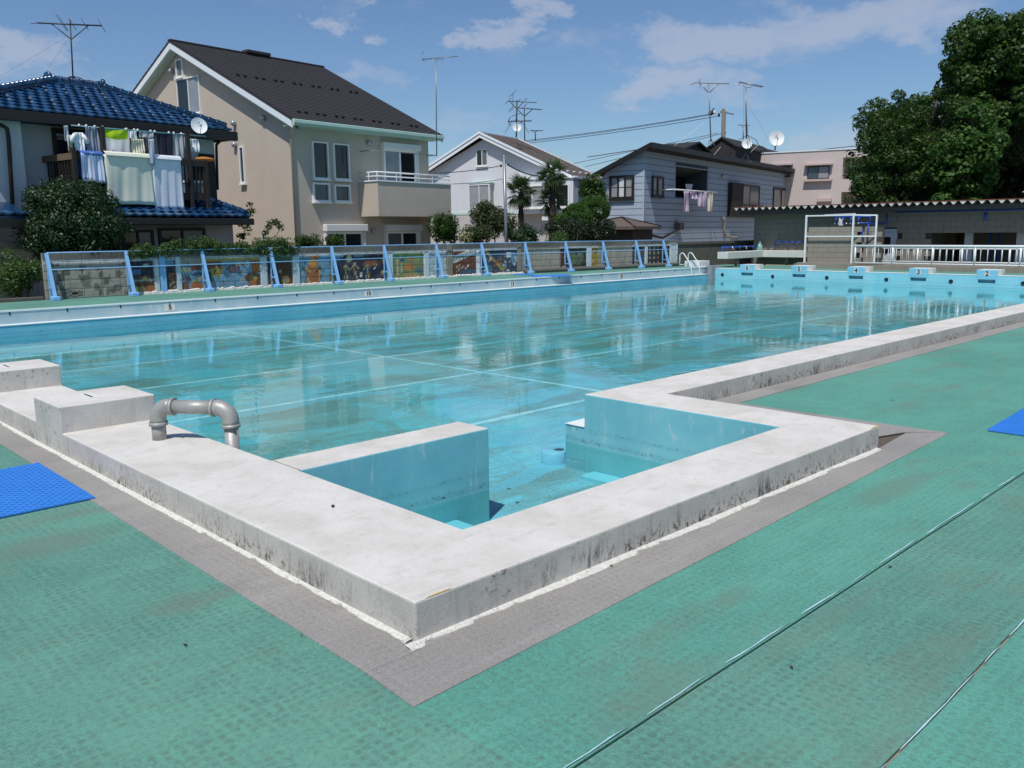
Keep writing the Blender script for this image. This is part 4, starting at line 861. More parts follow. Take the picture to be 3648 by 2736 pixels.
for (xa_,ya_),(xb_,yb_),v_, hw in (((1130,352),(1512,333),2.6,.9),((1532,384),(1646,378),1.9,.75)):
    d0, d1 = A3(xa_,ya_,v_), A3(xb_,yb_,v_); zr2 = d1.z-.12
    dm = roof_piece('dormer', max(d0.x,d1.x-8), d1.x, v_-hw, v_+hw, zr2-.55, zr2, 'u', zb=4.0, ov=.12)
    g = MB(); g.box(d1.x-.75,d1.x-.25,v_-hw-.03,v_-hw-.002,zr2-1.9,zr2-.65); g.build('dormer_window','black_void',dm)
    for k in range(5): g = MB(); g.box(max(d0.x,d1.x-8),d1.x,v_-hw-.02,v_-hw-.001,zr2-.85-k*.28,zr2-.63-k*.28); g.build('cladding_board','roof_dark',dm)
rw = A3(1850,620,3.0); g = MB(); g.box(rw.x-3,rw.x+5.6,3.0,9,GB,3.95); rwing = g.build('rear_wing','brick_brown' if 'brick_brown' in MATS else 'timber_brown',hg)
g = MB(); slab(g, [(rw.x-3,2.5,5.5),(rw.x+.2,2.5,5.4),(rw.x+7.0,2.5,4.35),(rw.x+7.0,9.5,4.35),(rw.x-3,9.5,5.5)], .15); g.build('roof','roof_dark',rwing,recalc=True)
# lean-to with a low hipped roof at the corner
def P_(x, y, u): return G.S(r5(x,y), u)
apx = P_(300,957,-1.2); lo = P_(30,1035,-2.4); ro = P_(490,1030,-.2)
pl = thing('garden_porch', 'small dark porch with a low hipped brown roof at the blue-grey house corner', 'porch', G.o, G.az)
cz = apx.z; ez = lo.z
E_ = [(-2.5,2.5,ez),(-2.5,-.75,ez-.02),(.35,-.75,ez-.02),(.35,2.5,ez)]; A_ = (-1.2,apx.y,cz)
g = MB()
for i in range(4): g.quad(E_[i],E_[(i+1)%4],A_)
for i in range(4): a, b = Vector(E_[i]), Vector(E_[(i+1)%4]); g.quad(a,a-Vector((0,0,.14)),b-Vector((0,0,.14)),b)
g.quad(*[Vector(e)-Vector((0,0,.14)) for e in E_]); g.build('roof','slate_brown',pl,recalc=True)
g = MB()
for e in E_: g.tube([A_,e], .05, 5)
g.build('hip_cap','gutter_dark',pl)
g = MB(); g.box(-2.15,-.06,-.5,2.2,GB,ez-.14); g.build('wall','timber_dark',pl)

# ================================================================ K: pink tiled apartment block
K = Fr(r6(760,600), 62, 18); hk = K.root('pink_apartment_block', 'pale pink tiled flat-roofed apartment block behind the trees', 'building')
m, t, bs = newmat('pink_tile'); p = opos(t); x_, y_, z_ = t.xyz(p)
st = t.math('ABSOLUTE', t.math('SINE', t.math('MULTIPLY', y_, 26.))); n = t.noise(p, 3, 4, .6)
t.l.new(t.mix(t.math('MULTIPLY', t.ramp(st,.55,.95), .4), t.mix(n, sr('#bdafaa'), sr('#c8bab5')), sr('#d8cdc8')), bs.inputs['Base Color']); bs.inputs['Roughness'].default_value = .7
kb = K.S(r6(650,390)); kc = K.S(r6(650,575))
g = MB(); g.box(0,9,kb.y,8.5,-1,6.4); g.box(0,9,-3.4,kb.y,5.9,6.4); g.box(0,9,-3.4,kb.y,3.7,4.52); g.box(0,9,-3.4,kb.y,-1,2.8); g.box(1.3,9,-3.4,kb.y,2.8,5.9); g.build('wall','pink_tile',hk)
g = MB(); g.box(-.05,9.1,-3.45,8.55,6.4,6.47); g.build('parapet_cap','trim_white',hk)
def kwin(x0, y0, x1, y1):
    a, b = K.S(r6(x0,y0)), K.S(r6(x1,y1)); window(hk,'S',a,b,panes=2,frame='frame_dark',glass=('glass_frost','glass_blue'),fw=.05,sill=0,base=.05)
    g = MB(); g.box(-.35,-.002,b.y-.2,a.y+.2,a.z+.05,a.z+.16); g.build('window_hood','tile_pink',hk); g = MB(); g.box(-.3,-.002,b.y-.2,a.y+.2,b.z-.16,b.z-.02); g.build('sill_box','tile_pink',hk)
kwin(345,470,528,572); kwin(60,470,185,560)
a, b = K.S(r6(425,760)), K.S(r6(550,790)); g = MB(); g.box(-.35,-.002,b.y,a.y,a.z-.1,a.z+.1); g.build('window_hood','tile_pink',hk)
g = MB(); g.tube([(.02,-3.3,4.75),(.02,kb.y,4.75)], .03, 6); g.build('balcony_rail','frame_dark',hk)
# ================================================================ A: house with blue glazed tile roofs
A = Fr(r1(1853,1250), 27, 9); ha = A.root('blue_tiled_house', 'white house with glossy blue tile roofs and a dark timber balcony', 'house')
m, t, bs = newmat('tile_blue'); oi = t.node('ShaderNodeObjectInfo').outputs['Random']; n = t.noise(wpos(t), 9, 4, .6)
c = t.mix(oi, sr('#123251'), sr('#214d76')); c = t.mix(t.math('MULTIPLY', t.ramp(n,.45,.7), .5), c, sr('#182c40')); t.l.new(c, bs.inputs['Base Color']); bs.inputs['Roughness'].default_value = .22; bs.inputs['Specular IOR Level'].default_value = .6
VE = -.8; eR = A.F(r1(2000,1118),VE); eL = A.F(r1(0,935),VE); ez_ = (eR.z+eL.z)/2-.02
VR = 2.7; rL = A.F(r1(470,715),VR); rR = A.F(r1(845,750),VR); rz_ = (rL.z+rR.z)/2
uL = -7.0; uR = eR.x
hl = A.F(r1(0,868),.6)
# body
def wallbox(nm, u0, u1, v0, v1, z0, z1, mt): g = MB(); g.box(u0,u1,v0,v1,z0,z1); return g.build(nm, mt, ha)
cl_ = A.F(r1(85,1100)); stp = A.F(r1(165,1500))
wallbox('wall', cl_.x, -.02, 0, 5, 1.5, ez_-.05, 'stucco_cool_white')
wallbox('wall', -9, cl_.x-.003, -.55, 5, -.9, ez_-.16, 'stucco_cool_white')
lwE = A.F(r2(2010,980),-1.3)
wallbox('lower_wall', cl_.x+.003, lwE.x, -1.3, 4.9, -.9, 1.62, 'stucco_grey')
# eaves
g = MB(); g.box(uL,uR+.12,VE-.12,VE-.0,ez_-.27,ez_-.02); g.build('gutter','gutter_dark',ha,bevel=.02)
g = MB(); g.box(uL,uR+.02,VE+.001,-.003,ez_-.2,ez_-.17); g.build('soffit','timber_dark',ha)
g = MB(); g.box(uR-.0,uR+.1,VE+.001,6,ez_-.25,ez_-.03); g.build('fascia','gutter_dark',ha)
# roof deck under tiles
g = MB(); EL = (uL,VE,ez_-.03); ER = (uR+.04,VE,ez_-.03); RL_ = (rL.x,VR,rz_-.05); RR_ = (rR.x,VR,rz_-.05); ER2 = (uR+.04,2*VR-VE,ez_-.03); EL2 = (uL,2*VR-VE,ez_-.03)
g.quad(EL,ER,RR_,RL_); g.quad(ER,ER2,RR_); g.quad(ER2,EL2,RL_,RR_); g.quad(EL2,EL,RL_); g.build('roof_deck','gutter_dark',ha)
TW, TL = .262, .33
def tile_mesh():
    g = MB(); n = 6
    def zz(x): return .017*math.sin(x/TW*2*math.pi+.6)+.022
    for i in range(n):
        x0, x1 = (TW*1.03)*i/n, (TW*1.03)*(i+1)/n
        g.quad((x0,0,zz(x0)+.040),(x1,0,zz(x1)+.040),(x1,TL*1.12,zz(x1)),(x0,TL*1.12,zz(x0)),smooth=True); g.quad((x0,0,zz(x0)-.006),(x1,0,zz(x1)-.006),(x1,0,zz(x1)+.040),(x0,0,zz(x0)+.040))
    return g.mesh('roof_tile','tile_blue')
TM = tile_mesh()
def tile_field(u0b, u1b, va, za, u0t, u1t, vb, zb_, parent, umin=-99, stagger=.5):
    ln = math.hypot(vb-va, zb_-za); rows = int(ln/TL); ang = math.atan2(zb_-za, vb-va); cnt = 0
    for r_ in range(rows):
        f = r_*TL/ln; a0 = u0b+(u0t-u0b)*(f+.5*TL/ln); a1 = u1b+(u1t-u1b)*(f+.5*TL/ln); s = u0b - (u0b % TW) + (stagger*TW if r_ % 2 else 0)
        while s < a1-.1:
            if s > max(a0-.1, umin):
                o = link('roof_tile', TM, parent); o.location = (s, va+(vb-va)*f, za+(zb_-za)*f); o.rotation_euler = (ang,0,0); cnt += 1
            s += TW
    return cnt
nt_ = tile_field(uL, uR+.04, VE-.04, ez_-.01, rL.x, rR.x, VR, rz_-.02, ha, umin=A.F(r1(0,950),VE).x-.6)
def hipcap(a, b, parent, r=.085, n=None, base=True):
    a = Vector(a); b = Vector(b); L_ = (b-a).length; n = n or int(L_/.24); d = (b-a)/n
    if base: g = MB(); g.bar(a-Vector((0,0,.02)), b-Vector((0,0,.02)), .2, .14); g.build('ridge_base','tile_blue',parent)
    for i in range(n):
        p = a+d*i; g = MB(); g.tube([p+Vector((0,0,.085)), p+d*.85+Vector((0,0,.085)), p+d*.86+Vector((0,0,.085)), p+d*1.02+Vector((0,0,.085))], [r,r,r*1.2,r*1.2], 10); g.build('ridge_tile','tile_blue',parent)
hipcap((rL.x-.1,VR,rz_),(rR.x+.1,VR,rz_),ha)
hipcap((uR-.08,VE+.15,ez_+.07),(rR.x,VR,rz_),ha); hipcap((uL,VE+.1,ez_+.07),(rL.x,VR,rz_),ha)
for uu, s_ in ((rL.x-.16,-1),(rR.x+.16,1)):
    g = MB(); g.lathe([(.001,-.05),(.12,-.05),(.14,0),(.12,.05),(.001,.05)],(uu,VR,rz_+.12),(s_,-.3,0),12); g.build('ridge_end','tile_blue',ha)
basic('snow_guard_metal','#c9ccd0',.3,.1,9,metal=.6)
sg = MB().box(-.028,.028,-.01,.01,0,.03).mesh('snow_guard','snow_guard_metal')
for r_, off in ((1.5,0),(2.5,.5),(5,0),(6,.5)):
    f = r_*.115; 
    for k in range(12):
        uu = -5.6+k*.52+off*.3; a0 = uL+(rL.x-uL)*f; a1 = uR+(rR.x-uR)*f
        if a0+.2 < uu < a1-.2: o = link('snow_guard', sg, ha); o.location = (uu, VE+(VR-VE)*f, ez_+(rz_-ez_)*f+.06)
# lower roof
LV = -2.15; le = A.F(r2(1040,905),LV); le2 = A.F(r2(2160,905),LV); lz = (le.z+le2.z)/2; lt = 2.42
g = MB(); uLl = cl_.x+.02; g.quad((uLl,LV,lz-.03),(le2.x,LV,lz-.03),(le2.x-.0,0,lt),(uLl,0,lt)); g.quad((le2.x,LV,lz-.03),(le2.x+.55,.4,lz),(le2.x-.35,0,lt)); g.build('lower_roof_deck','gutter_dark',ha)
lowr = ha
nl_ = tile_field(-5.0, le2.x, LV-.03, lz, -5.0, le2.x-.45, -.1, lt-.02, lowr, umin=A.F(r2(1030,905),LV).x-1.2)
hipcap((le2.x-.03,LV+.12,lz+.05),(le2.x-.42,-.1,lt),ha,.075)
g = MB(); g.box(uLl,le2.x+.05,LV-.12,LV-.01,lz-.2,lz-.03); g.build('gutter','gutter_dark',ha,bevel=.02); g = MB(); g.box(uLl,le2.x-.02,LV,-1.303,lz-.14,lz-.11); g.build('soffit','timber_dark',ha)
# small side roof at the frame's left edge
a_, b_ = A.F(r2(0,890),-1.6), A.F(r2(150,815),-1.1)
g = MB(); slab(g,[(a_.x-1.2,-1.75,a_.z-.02),(b_.x+.12,-1.75,a_.z-.02),(b_.x+.05,-.56,b_.z+.12),(a_.x-1.2,-.56,b_.z+.12)],.06); g.build('side_roof','tile_blue',ha)
k0 = a_.x-.6
while k0 < b_.x-.1: o = link('roof_tile',TM,ha); o.location = (k0,-1.78,a_.z-.01); o.rotation_euler = (.28,0,0); k0 += TW
g = MB(); g.box(a_.x-1.2,b_.x+.14,-1.85,-1.75,a_.z-.27,a_.z-.08); g.build('gutter','gutter_dark',ha)
# windows
p0, p1 = A.F(z2(65,110)), A.F(z2(640,430)); window(ha,'F',(p0.x,0,2.35),(p1.x+.1,0,p0.z),panes=2,frame='frame_dark',glass=('glass_dark','glass_dark'),fw=.09,sill=0)
p0, p1 = A.F(z2(655,150)), A.F(z2(1150,440)); window(ha,'F',(p0.x+.12,0,2.35),(p1.x,0,p0.z),panes=2,frame='timber_brown',glass=('curtain_white','curtain_white'),fw=.05,sill=0)
for a, b in (((1040,1015),(1330,1180)),((1360,1000),(1775,1160))):
    p0, p1 = A.F(r2(*a),-1.3), A.F(r2(*b),-1.3); window(ha,'F',(p0.x,0,.3),(p1.x,0,p0.z),panes=2,frame='frame_dark',glass=('glass_dark','glass_grey'),fw=.07,base=1.3,sill=0)
g = MB(); P = [A.F(r1(*q),-.7) for q in ((0,1075),(60,1110),(75,1200),(120,1980))]; g.tube([tuple(p) for p in P], .05, 8); g.build('downpipe','timber_dark',ha)
g = MB(); P = [A.F(r1(*q),-.05) for q in ((1945,1180),(1870,1250),(1870,1300),(1880,1640))]; g.tube([tuple(p) for p in P], .04, 8); g.build('downpipe','timber_dark',ha)
p0 = A.F(r2(130,1095),-.6); g = MB(); g.box(-9,p0.x+.2,-1.2,-.56,p0.z-.22,p0.z-.06); g.build('window_canopy','grey_concrete',ha)
# timber balcony
BV = -1.45; bz = A.F(z2(660,405),BV).z; fl = A.F(z2(1530,880),BV); bL = A.F(z2(310,400),BV).x; bR = A.F(z2(1850,880),BV).x
bal = MB(); bal.box(bL,bR,BV,0-.003,fl.z-.09,fl.z+.09); bl = bal.build('balcony','timber_dark',ha)
g = MB(); g.box(bL,bR,BV-.03,BV+.05,bz-.16,bz-.01); g.build('handrail','timber_dark',bl); g = MB(); g.box(bL-.03,bL+.05,BV,-.01,bz-.17,bz-.02); g.build('handrail','timber_brown',bl)
for x, zz0, zz1 in ((bL+.02,1.7,bz+.1),(A.F(z2(640,110),BV).x,1.75,A.F(z2(640,95),BV).z),(A.F(z2(1600,200),BV).x,1.9,A.F(z2(1600,180),BV).z),(bR-.05,1.85,bz)): g = MB(); g.box(x-.045,x+.045,BV-.05,BV+.04,zz0,zz1); g.build('balcony_post','timber_dark',bl)
slm = MB().box(-.02,.02,-.015,.015,0,bz-fl.z-.24).mesh('baluster','timber_dark'); n = int((bR-bL)/.11)
for i in range(n): o = link('baluster', slm, bl); o.location = (bL+.08+i*(bR-bL-.1)/n, BV+.01, fl.z+.09)
for i in range(9): o = link('baluster', slm, bl); o.location = (bL+.01, BV+.12+i*.14, fl.z+.09)
p0, p1 = A.F(z2(1755,480),-.55), A.F(z2(1930,920),-.55); g = MB(); g.box(p0.x,p1.x,-.6,-.02,p1.z,p0.z); g.build('side_screen','timber_dark',ha)
p0, p1 = A.F(z2(1740,400),-.05), A.F(z2(1905,470),-.05); g = MB(); g.box(p0.x,p1.x,-.05,-.003,p1.z,p0.z); g.build('dark_board','timber_dark',ha)
cb0, cb1 = A.F(z2(1560,705),-1.0), A.F(z2(1745,850),-1.0); basic('bin_grey','#7f8790',.5,.1)
g = MB(); g.box(cb0.x,cb1.x,-1.2,-.8,cb1.z,cb0.z-.06); o = g.build('storage_bin','bin_grey'); o.matrix_world = ha.matrix_basis; tag(o,'grey plastic storage bin on the timber balcony floor','bin'); g = MB(); g.box(cb0.x-.02,cb1.x+.02,-1.22,-.78,cb0.z-.06,cb0.z); g.build('lid','trim_white',o)

# ---------------------------------------------------------------- laundry on house A
PV = -1.35
lp0, lp1 = A.F(z2(295,85),PV), A.F(z2(1815,210),PV); basic('pole_teal','#5f8f9a',.4,.1)
def local(nm, lab, cat, group=None): return thing(nm, lab, cat, A.o, A.az, group)
o = local('laundry_pole','long pale blue laundry pole hung along the timber balcony','laundry pole'); g = MB(); g.tube([tuple(lp0),tuple(lp1)], .017, 8); g.build('pole','pole_teal',o)
pegm = MB().lathe([(.012,-.03),(.028,-.01),(.028,.02),(.01,.035)],(0,0,0),n=8).mesh('peg','white_paint')
for x in (385,465,560,650,912,1005,1045,1190,1235,1395,1450,1535): q = A.F(z2(x, 85+(x-295)*125/1520-8),PV); pg = link('peg', pegm, o); pg.location = q
def cloth_grid(nx, nz, fx, fw, fold):
    """fx(i/nx, k/nz)-> (u, v, z)"""
    g = MB(); b = len(g.v)
    for i in range(nx+1):
        for k in range(nz+1): g.v.append(fx(i/nx, k/nz))
    for i in range(nx):
        for k in range(nz): p = i*(nz+1)+k; g.f.append((p,p+1,p+nz+2,p+nz+1)); g.m.append(0); g.sm.append(True)
    return g
def cmat(name, col, stripes=None):
    m = basic(name, col, .9, .07, 6, .15, 120)
    if stripes:
        nt = m.node_tree; t = NT(nt); bs = nt.nodes['Principled BSDF']; src = bs.inputs['Base Color'].links[0].from_socket; x = t.xyz(t.node('ShaderNodeUVMap').outputs[0])[0]
        f = t.math('FRACT', t.math('MULTIPLY', x, stripes[0])); k = t.math('LESS_THAN', f, stripes[2]); t.l.new(t.mix(k, src, sr(stripes[1])), bs.inputs['Base Color'])
    return name
def hang(nm, label, cat, x0, x1, y0, y1, mt, folds=3., amp=.03, taper=0., v=PV, legs=False, sag=0., sleeves=False, thick=.0, seed=0, pinch=0., group='laundry on the timber balcony', fr=None, zr_=None):
    fr = fr or A; zz = zr_ or z2
    p0, p1 = fr.F(zz(x0,y0),v), fr.F(zz(x1,y0),v); p2 = fr.F(zz((x0+x1)/2,y1),v); rr = random.Random(seed); ph = rr.uniform(0,6)
    zt0, zt1, zb_ = p0.z, p1.z, p2.z; root = thing(nm, label, cat, fr.o, fr.az, group)
    def mk(ua, ub, nx, hem=0.):
        def fx(i, k):
            u = ua+(ub-ua)*i; c = (ua+ub)/2; u = c+(u-c)*(1-taper*k); zt = zt0+(zt1-zt0)*((u-p0.x)/(p1.x-p0.x))
            if pinch: u += pinch*math.exp(-((i-.5)/.16)**2)*math.exp(-(k/.25)**2)*(-(i-.5))*1.2
            f = amp*(.35+.65*k)*(math.sin(i*folds*6.283+ph+k*1.1)+.45*math.sin(i*folds*14.1+ph*2+k*2.3)) + amp*.5*math.sin(k*5+ph+i*3)
            z = zt-(zt-zb_)*k-sag*math.sin(math.pi*i)*(1-k*.3)-hem*amp*math.sin(i*9+ph)*k
            return (u, v-.012-f*1.0, z)
        g = cloth_grid(nx, 12, fx, 0, 0); me = g.mesh('fabric', mt); uv = me.uv_layers.new(name='UVMap')
        nzv = 13
        for l_ in me.loops: iv = l_.vertex_index; uv.data[l_.index].uv = ((iv//nzv)/nx, (iv % nzv)/12)
        return me
    if legs:
        md = (p0.x+p1.x)/2; w2 = (p1.x-p0.x)
        for ua, ub, nme in ((p0.x,md-.004,'trouser_leg'),(md+.004,p1.x,'trouser_leg')):
            o = link(nme, mk(ua,ub,10), root); s = o.modifiers.new('thick','SOLIDIFY'); s.thickness = .012
    else:
        o = link('fabric', mk(p0.x,p1.x,26,.3), root); s = o.modifiers.new('thick','SOLIDIFY'); s.thickness = thick or .006
        if sleeves:
            for sx, ux in ((-1,p0.x),(1,p1.x)):
                g = MB(); dz = (zt0-zb_); g.tube([(ux-sx*.02,v-.02,zt0-.04),(ux+sx*.05,v-.03,zt0-.04-dz*.2),(ux+sx*.07,v-.03,zt0-.04-dz*.42)], [.045,.05,.04], 8); g.build('sleeve', mt, root)
    return root
for nm, col in (('c_lav','#b9bccb'),('c_white','#e3e4e6'),('c_grey','#8b90a0'),('c_lime','#a8cc1c'),('c_navy','#10152c'),('c_cream','#e2e2d0'),('c_fwhite','#dfe2ec'),('c_pale','#cfcdb8'),('c_gtee','#a3a6ad'),('c_orange','#b8783c'),('c_dk','#3a4048'),('c_pink','#c9b6cc'),('c_beige','#d2cab8')): cmat(nm, col)
cmat('c_bstripe','#d5def2',(7.,'#4a6fb8',.16)); cmat('c_tstripe','#8e9ab2',(6.,'#d8dce4',.28))
hang('shirt','lavender shirt at the left end of the laundry pole','shirt',205,262,88,260,'c_lav',1.5,.02,.1,seed=1)
hang('laundry_bag','crumpled off-white cloth bag hanging left of the white shirt','bag',238,305,195,385,'c_pale',2,.03,.15,seed=2)
hang('shirt','white long shirt on a hanger at the left of the pole','shirt',318,425,165,400,'c_white',3,.03,.05,sleeves=True,seed=3)
hang('trousers','grey trousers pegged to the laundry pole left of the lime towel','trousers',452,590,105,395,'c_grey',2,.025,-.05,legs=True,seed=4)
hang('towel','lime green towel sagging from the laundry pole','towel',655,932,112,225,'c_lime',1.2,.02,.05,sag=.05,seed=5)
hang('bed_sheet','white bed sheet hanging behind the lime green towel','sheet',664,944,150,412,'c_fwhite',1.5,.012,0,v=PV+.14,seed=40)
hang('towel','small white towel just right of the lime towel','towel',948,1024,142,235,'c_white',1.5,.015,seed=6)
hang('shirt','pale grey shirt on the pole between small white towel and navy shirt','shirt',1055,1215,155,225,'c_gtee',2,.02,.02,seed=7)
hang('socks','pale socks and underwear on a clip hanger under the pole','socks',965,1110,238,410,'c_pale',5,.04,.08,seed=8,v=-1.42)
hang('shorts','dark grey shorts hanging beside the striped tights','shorts',1120,1160,230,378,'c_dk',1.5,.02,seed=9,v=-1.4)
hang('tights','striped blue-grey tights dangling over the white futon','tights',1162,1222,238,530,'c_tstripe',1,.015,-.05,seed=10,v=-1.62)
hang('shirt','navy blue shirt on the laundry pole','shirt',1255,1425,168,430,'c_navy',2,.02,.02,seed=11)
hang('shirt','grey shirt with deep folds right of the navy shirt','shirt',1440,1570,175,465,'c_gtee',2.5,.035,.05,seed=12)
hang('pillowcase','puffy white pillowcase at the right end of the pole','pillowcase',1605,1728,240,385,'c_white',1.6,.04,.02,thick=.05,seed=13)
def drape(nm, label, cat, x0, x1, y0, y1, mt, th, amp, folds, seed, pinch=0.):
    r = hang(nm, label, cat, x0, x1, y0, y1, mt, folds, amp, 0, v=BV-.1, thick=th, seed=seed, pinch=pinch); 
    p0, p1 = A.F(z2(x0,y0),BV-.1), A.F(z2(x1,y0),BV-.1); z = (p0.z+p1.z)/2
    g = MB(); n = 8; pr = [(BV-.1-th-.01,z-.06)]
    for i in range(n+1): a = math.pi*i/n; pr.append((BV-.02-(.1+th*.6)*math.cos(a), z-.02+.07*math.sin(a)))
    pr.append((BV+.09,z-.55)); 
    for (va,za),(vb,zb2) in zip(pr[:-1],pr[1:]): g.quad((p0.x,va,za),(p1.x,va,za),(p1.x,vb,zb2),(p0.x,vb,zb2),smooth=True)
    g.build('fold_over', mt, r); return r
drape('quilt_cover','blue and white striped quilt cover draped over the balcony rail','quilt',392,645,392,730,'c_bstripe',.01,.02,2,21)
drape('futon','cream futon draped over the balcony rail, the widest one','futon',662,1190,408,972,'c_cream',.06,.016,2.2,22,pinch=.25)
drape('futon','white futon draped over the balcony rail right of the cream one','futon',1196,1520,440,1035,'c_fwhite',.06,.01,3.2,23)
p0, p1 = A.F(z2(1680,470),-.8), A.F(z2(1912,470),-.8); g = MB(); c_ = (p0+p1)/2; 
g.lathe([(.001,-.05),(.12,-.045),(.21,-.02),(.235,0),(.2,.035),(.1,.06),(.001,.065)], (0,0,0), n=16); o = g.build('cushion','c_orange'); o.scale = ((p1.x-p0.x)/.47,.9,1.1); o.rotation_euler = (0,0,A.az); o.location = A.o+A.u*c_.x+A.v*c_.y+Vector((0,0,c_.z)); tag(o,'flat orange cushion drying on the dark side screen','cushion')

# laundry on house G
GV = -.75; lp0, lp1 = G.F(r5(748,715),GV), G.F(r5(1120,742),GV)
o = thing('laundry_rack','white laundry rack arm projecting from the blue-grey house','laundry rack', G.o, G.az); g = MB(); g.tube([tuple(lp0),tuple(lp1)], .035, 8); g.tube([(lp0.x,-.05,lp0.z),tuple(lp0)], .03, 6); g.tube([(lp1.x-.4,-.05,lp1.z),(lp1.x-.4,GV,lp1.z)], .03, 6); g.build('pole','white_paint',o)
def hangG(nm, label, cat, x0, x1, y0, y1, mt, **k): return hang(nm, label, cat, x0, x1, y0, y1, mt, v=GV-.02, fr=G, zr_=r5, group='laundry outside the blue-grey house', **k)
hangG('trousers','pale patterned pyjama trousers on the blue-grey house','trousers',832,880,732,915,'c_pink',folds=1.5,amp=.05,seed=31)
hangG('shirt','lilac patterned shirt beside the pyjama trousers','shirt',880,948,735,800,'c_pink',folds=2,amp=.05,seed=32)
hangG('pyjama_top','lilac pyjama top in the middle of the rack on the blue-grey house','shirt',960,1030,738,870,'c_pink',folds=2,amp=.05,taper=-.1,seed=33)
hangG('trousers','beige trousers at the right end of the rack on the blue-grey house','trousers',1042,1082,742,915,'c_beige',folds=1.5,amp=.05,seed=34)
hang('laundry_net','white laundry net hanging in the recessed balcony','laundry net',848,910,668,722,'c_white',2,.03,.25,v=.3,fr=G,zr_=r5,seed=35)
# ================================================================ aerials, dishes, poles and wires
def yagi(g, c, azd, length, n, el_len, boom_r=.014, tilt=0., vertical=False, el_r=.006, k0=-.5, taper=.35):
    d = Vector((math.cos(rad(azd)), math.sin(rad(azd)), math.sin(rad(tilt)))).normalized(); s = Vector((0,0,1)) if vertical else Vector((-d.y,d.x,0)).normalized(); c = Vector(c)
    g.tube([c+d*length*k0, c+d*length*(k0+1)], boom_r, 6)
    for i in range(n):
        p = c+d*length*(k0+(i+.15)/n); w = el_len/2*(1-taper*i/n); g.tube([p-s*w,p+s*w], el_r, 4)
def braces(g, c, azd, sp, drop, r=.012):
    d = Vector((math.cos(rad(azd)), math.sin(rad(azd)), 0)); c = Vector(c)
    for s in (-1,1): g.tube([c+d*sp*s, c-Vector((0,0,drop))], r, 5)
def legs_(g, c, h, spread, n=4, r=.014):
    c = Vector(c)
    for i in range(n):
        a = 2*math.pi*(i+.5)/n; g.tube([c, c+Vector((math.cos(a)*spread*.5,math.sin(a)*spread*.5,-h*.25)), c+Vector((math.cos(a)*spread,math.sin(a)*spread,-h))], r, 5)
def mast(label, base, top, r=.02, mt='antenna_metal'):
    o = thing('tv_aerial', label, 'aerial', (base[0],base[1],base[2]), 0, 'rooftop aerials'); return o
def rel(o, p): return Vector(p)-o.location
def perp(q, off=0): # azimuth (deg) across the line of sight at pixel q
    d = ray(q); return math.degrees(math.atan2(d.y,d.x))-90+off
# A
base = A.o+A.u*((rL.x+rR.x)/2+.05)+A.v*VR+Vector((0,0,rz_+.1)); D_A = math.hypot(base.x-CAM.x, base.y-CAM.y)
tp = at(r1(605,170), D_A); bs_ = at(r1(632,690), D_A)
o = mast('tall aerial with braced horizontal boom on the blue tiled roof', (base.x,base.y,base.z), tp); P = lambda q: at(r1(*q), D_A)-o.location
g = MB(); g.tube([P((632,690)),P((605,170))], .02, 8); g.build('mast','antenna_dark',o)
g = MB(); g.tube([P((318,198)),P((880,222))], .02, 6); 
for a, b in (((480,125),(580,268)),((495,122),(590,268)),((588,155),(660,260)),((697,155),(765,262)),((843,162),(912,277))): g.tube([P(a),P(b)], .008, 5)
g.tube([P((265,206)),P((320,198))], .008, 5); g.build('boom','antenna_dark',o)
g = MB(); g.tube([P((445,205)),P((612,340))], .014, 5); g.tube([P((765,220)),P((618,340))], .014, 5); g.build('brace','antenna_dark',o)
g = MB(); legs_(g, P((630,660)), .2, .42); g.build('stand','antenna_dark',o)
for i, (qa, qb) in enumerate((((620,330),(1010,1015)),((608,300),(0,660)),((615,300),(200,905)))):
    a = at(r1(*qa), D_A); b = at(r1(*qb), D_A-2.2 if i != 1 else D_A+2); cable('guy_wire', [a,b], .0028, ['guy wire from the blue roof aerial down the right side of the tiles','guy wire from the blue roof aerial running off to the left','guy wire from the blue roof aerial to the left eave'][i], 'wire', 'guy wires', 'antenna_metal')
# B corner mast
DB = 28.9; q0, q1 = r3(1833,425), (1556,195); o = mast('slim mast with a long aerial at the beige house corner', at(q0,DB), None); P = lambda q: at(q,DB)-o.location
g = MB(); g.tube([P(q0),P((1553,205))], .018, 8); g.build('mast','antenna_metal',o)
g = MB(); c = P((1560,208)); yagi(g, at((1570,206),DB)-o.location, perp((1560,200),-25), 1.25, 14, .2, .012, 0, False, .005, -.52)
g.tube([P((1502,195)),P((1518,168))], .007, 5); g.tube([P((1502,195)),P((1512,222))], .007, 5); g.tube([P((1535,205)),P((1552,215)),P((1580,212))], .008, 5); g.build('aerial_head','antenna_metal',o)
g = MB(); 
for yy in (285,425): g.tube([P(r3(1833,yy)),P(r3(1795,yy-5))], .012, 5)
g.build('bracket','antenna_metal',o)
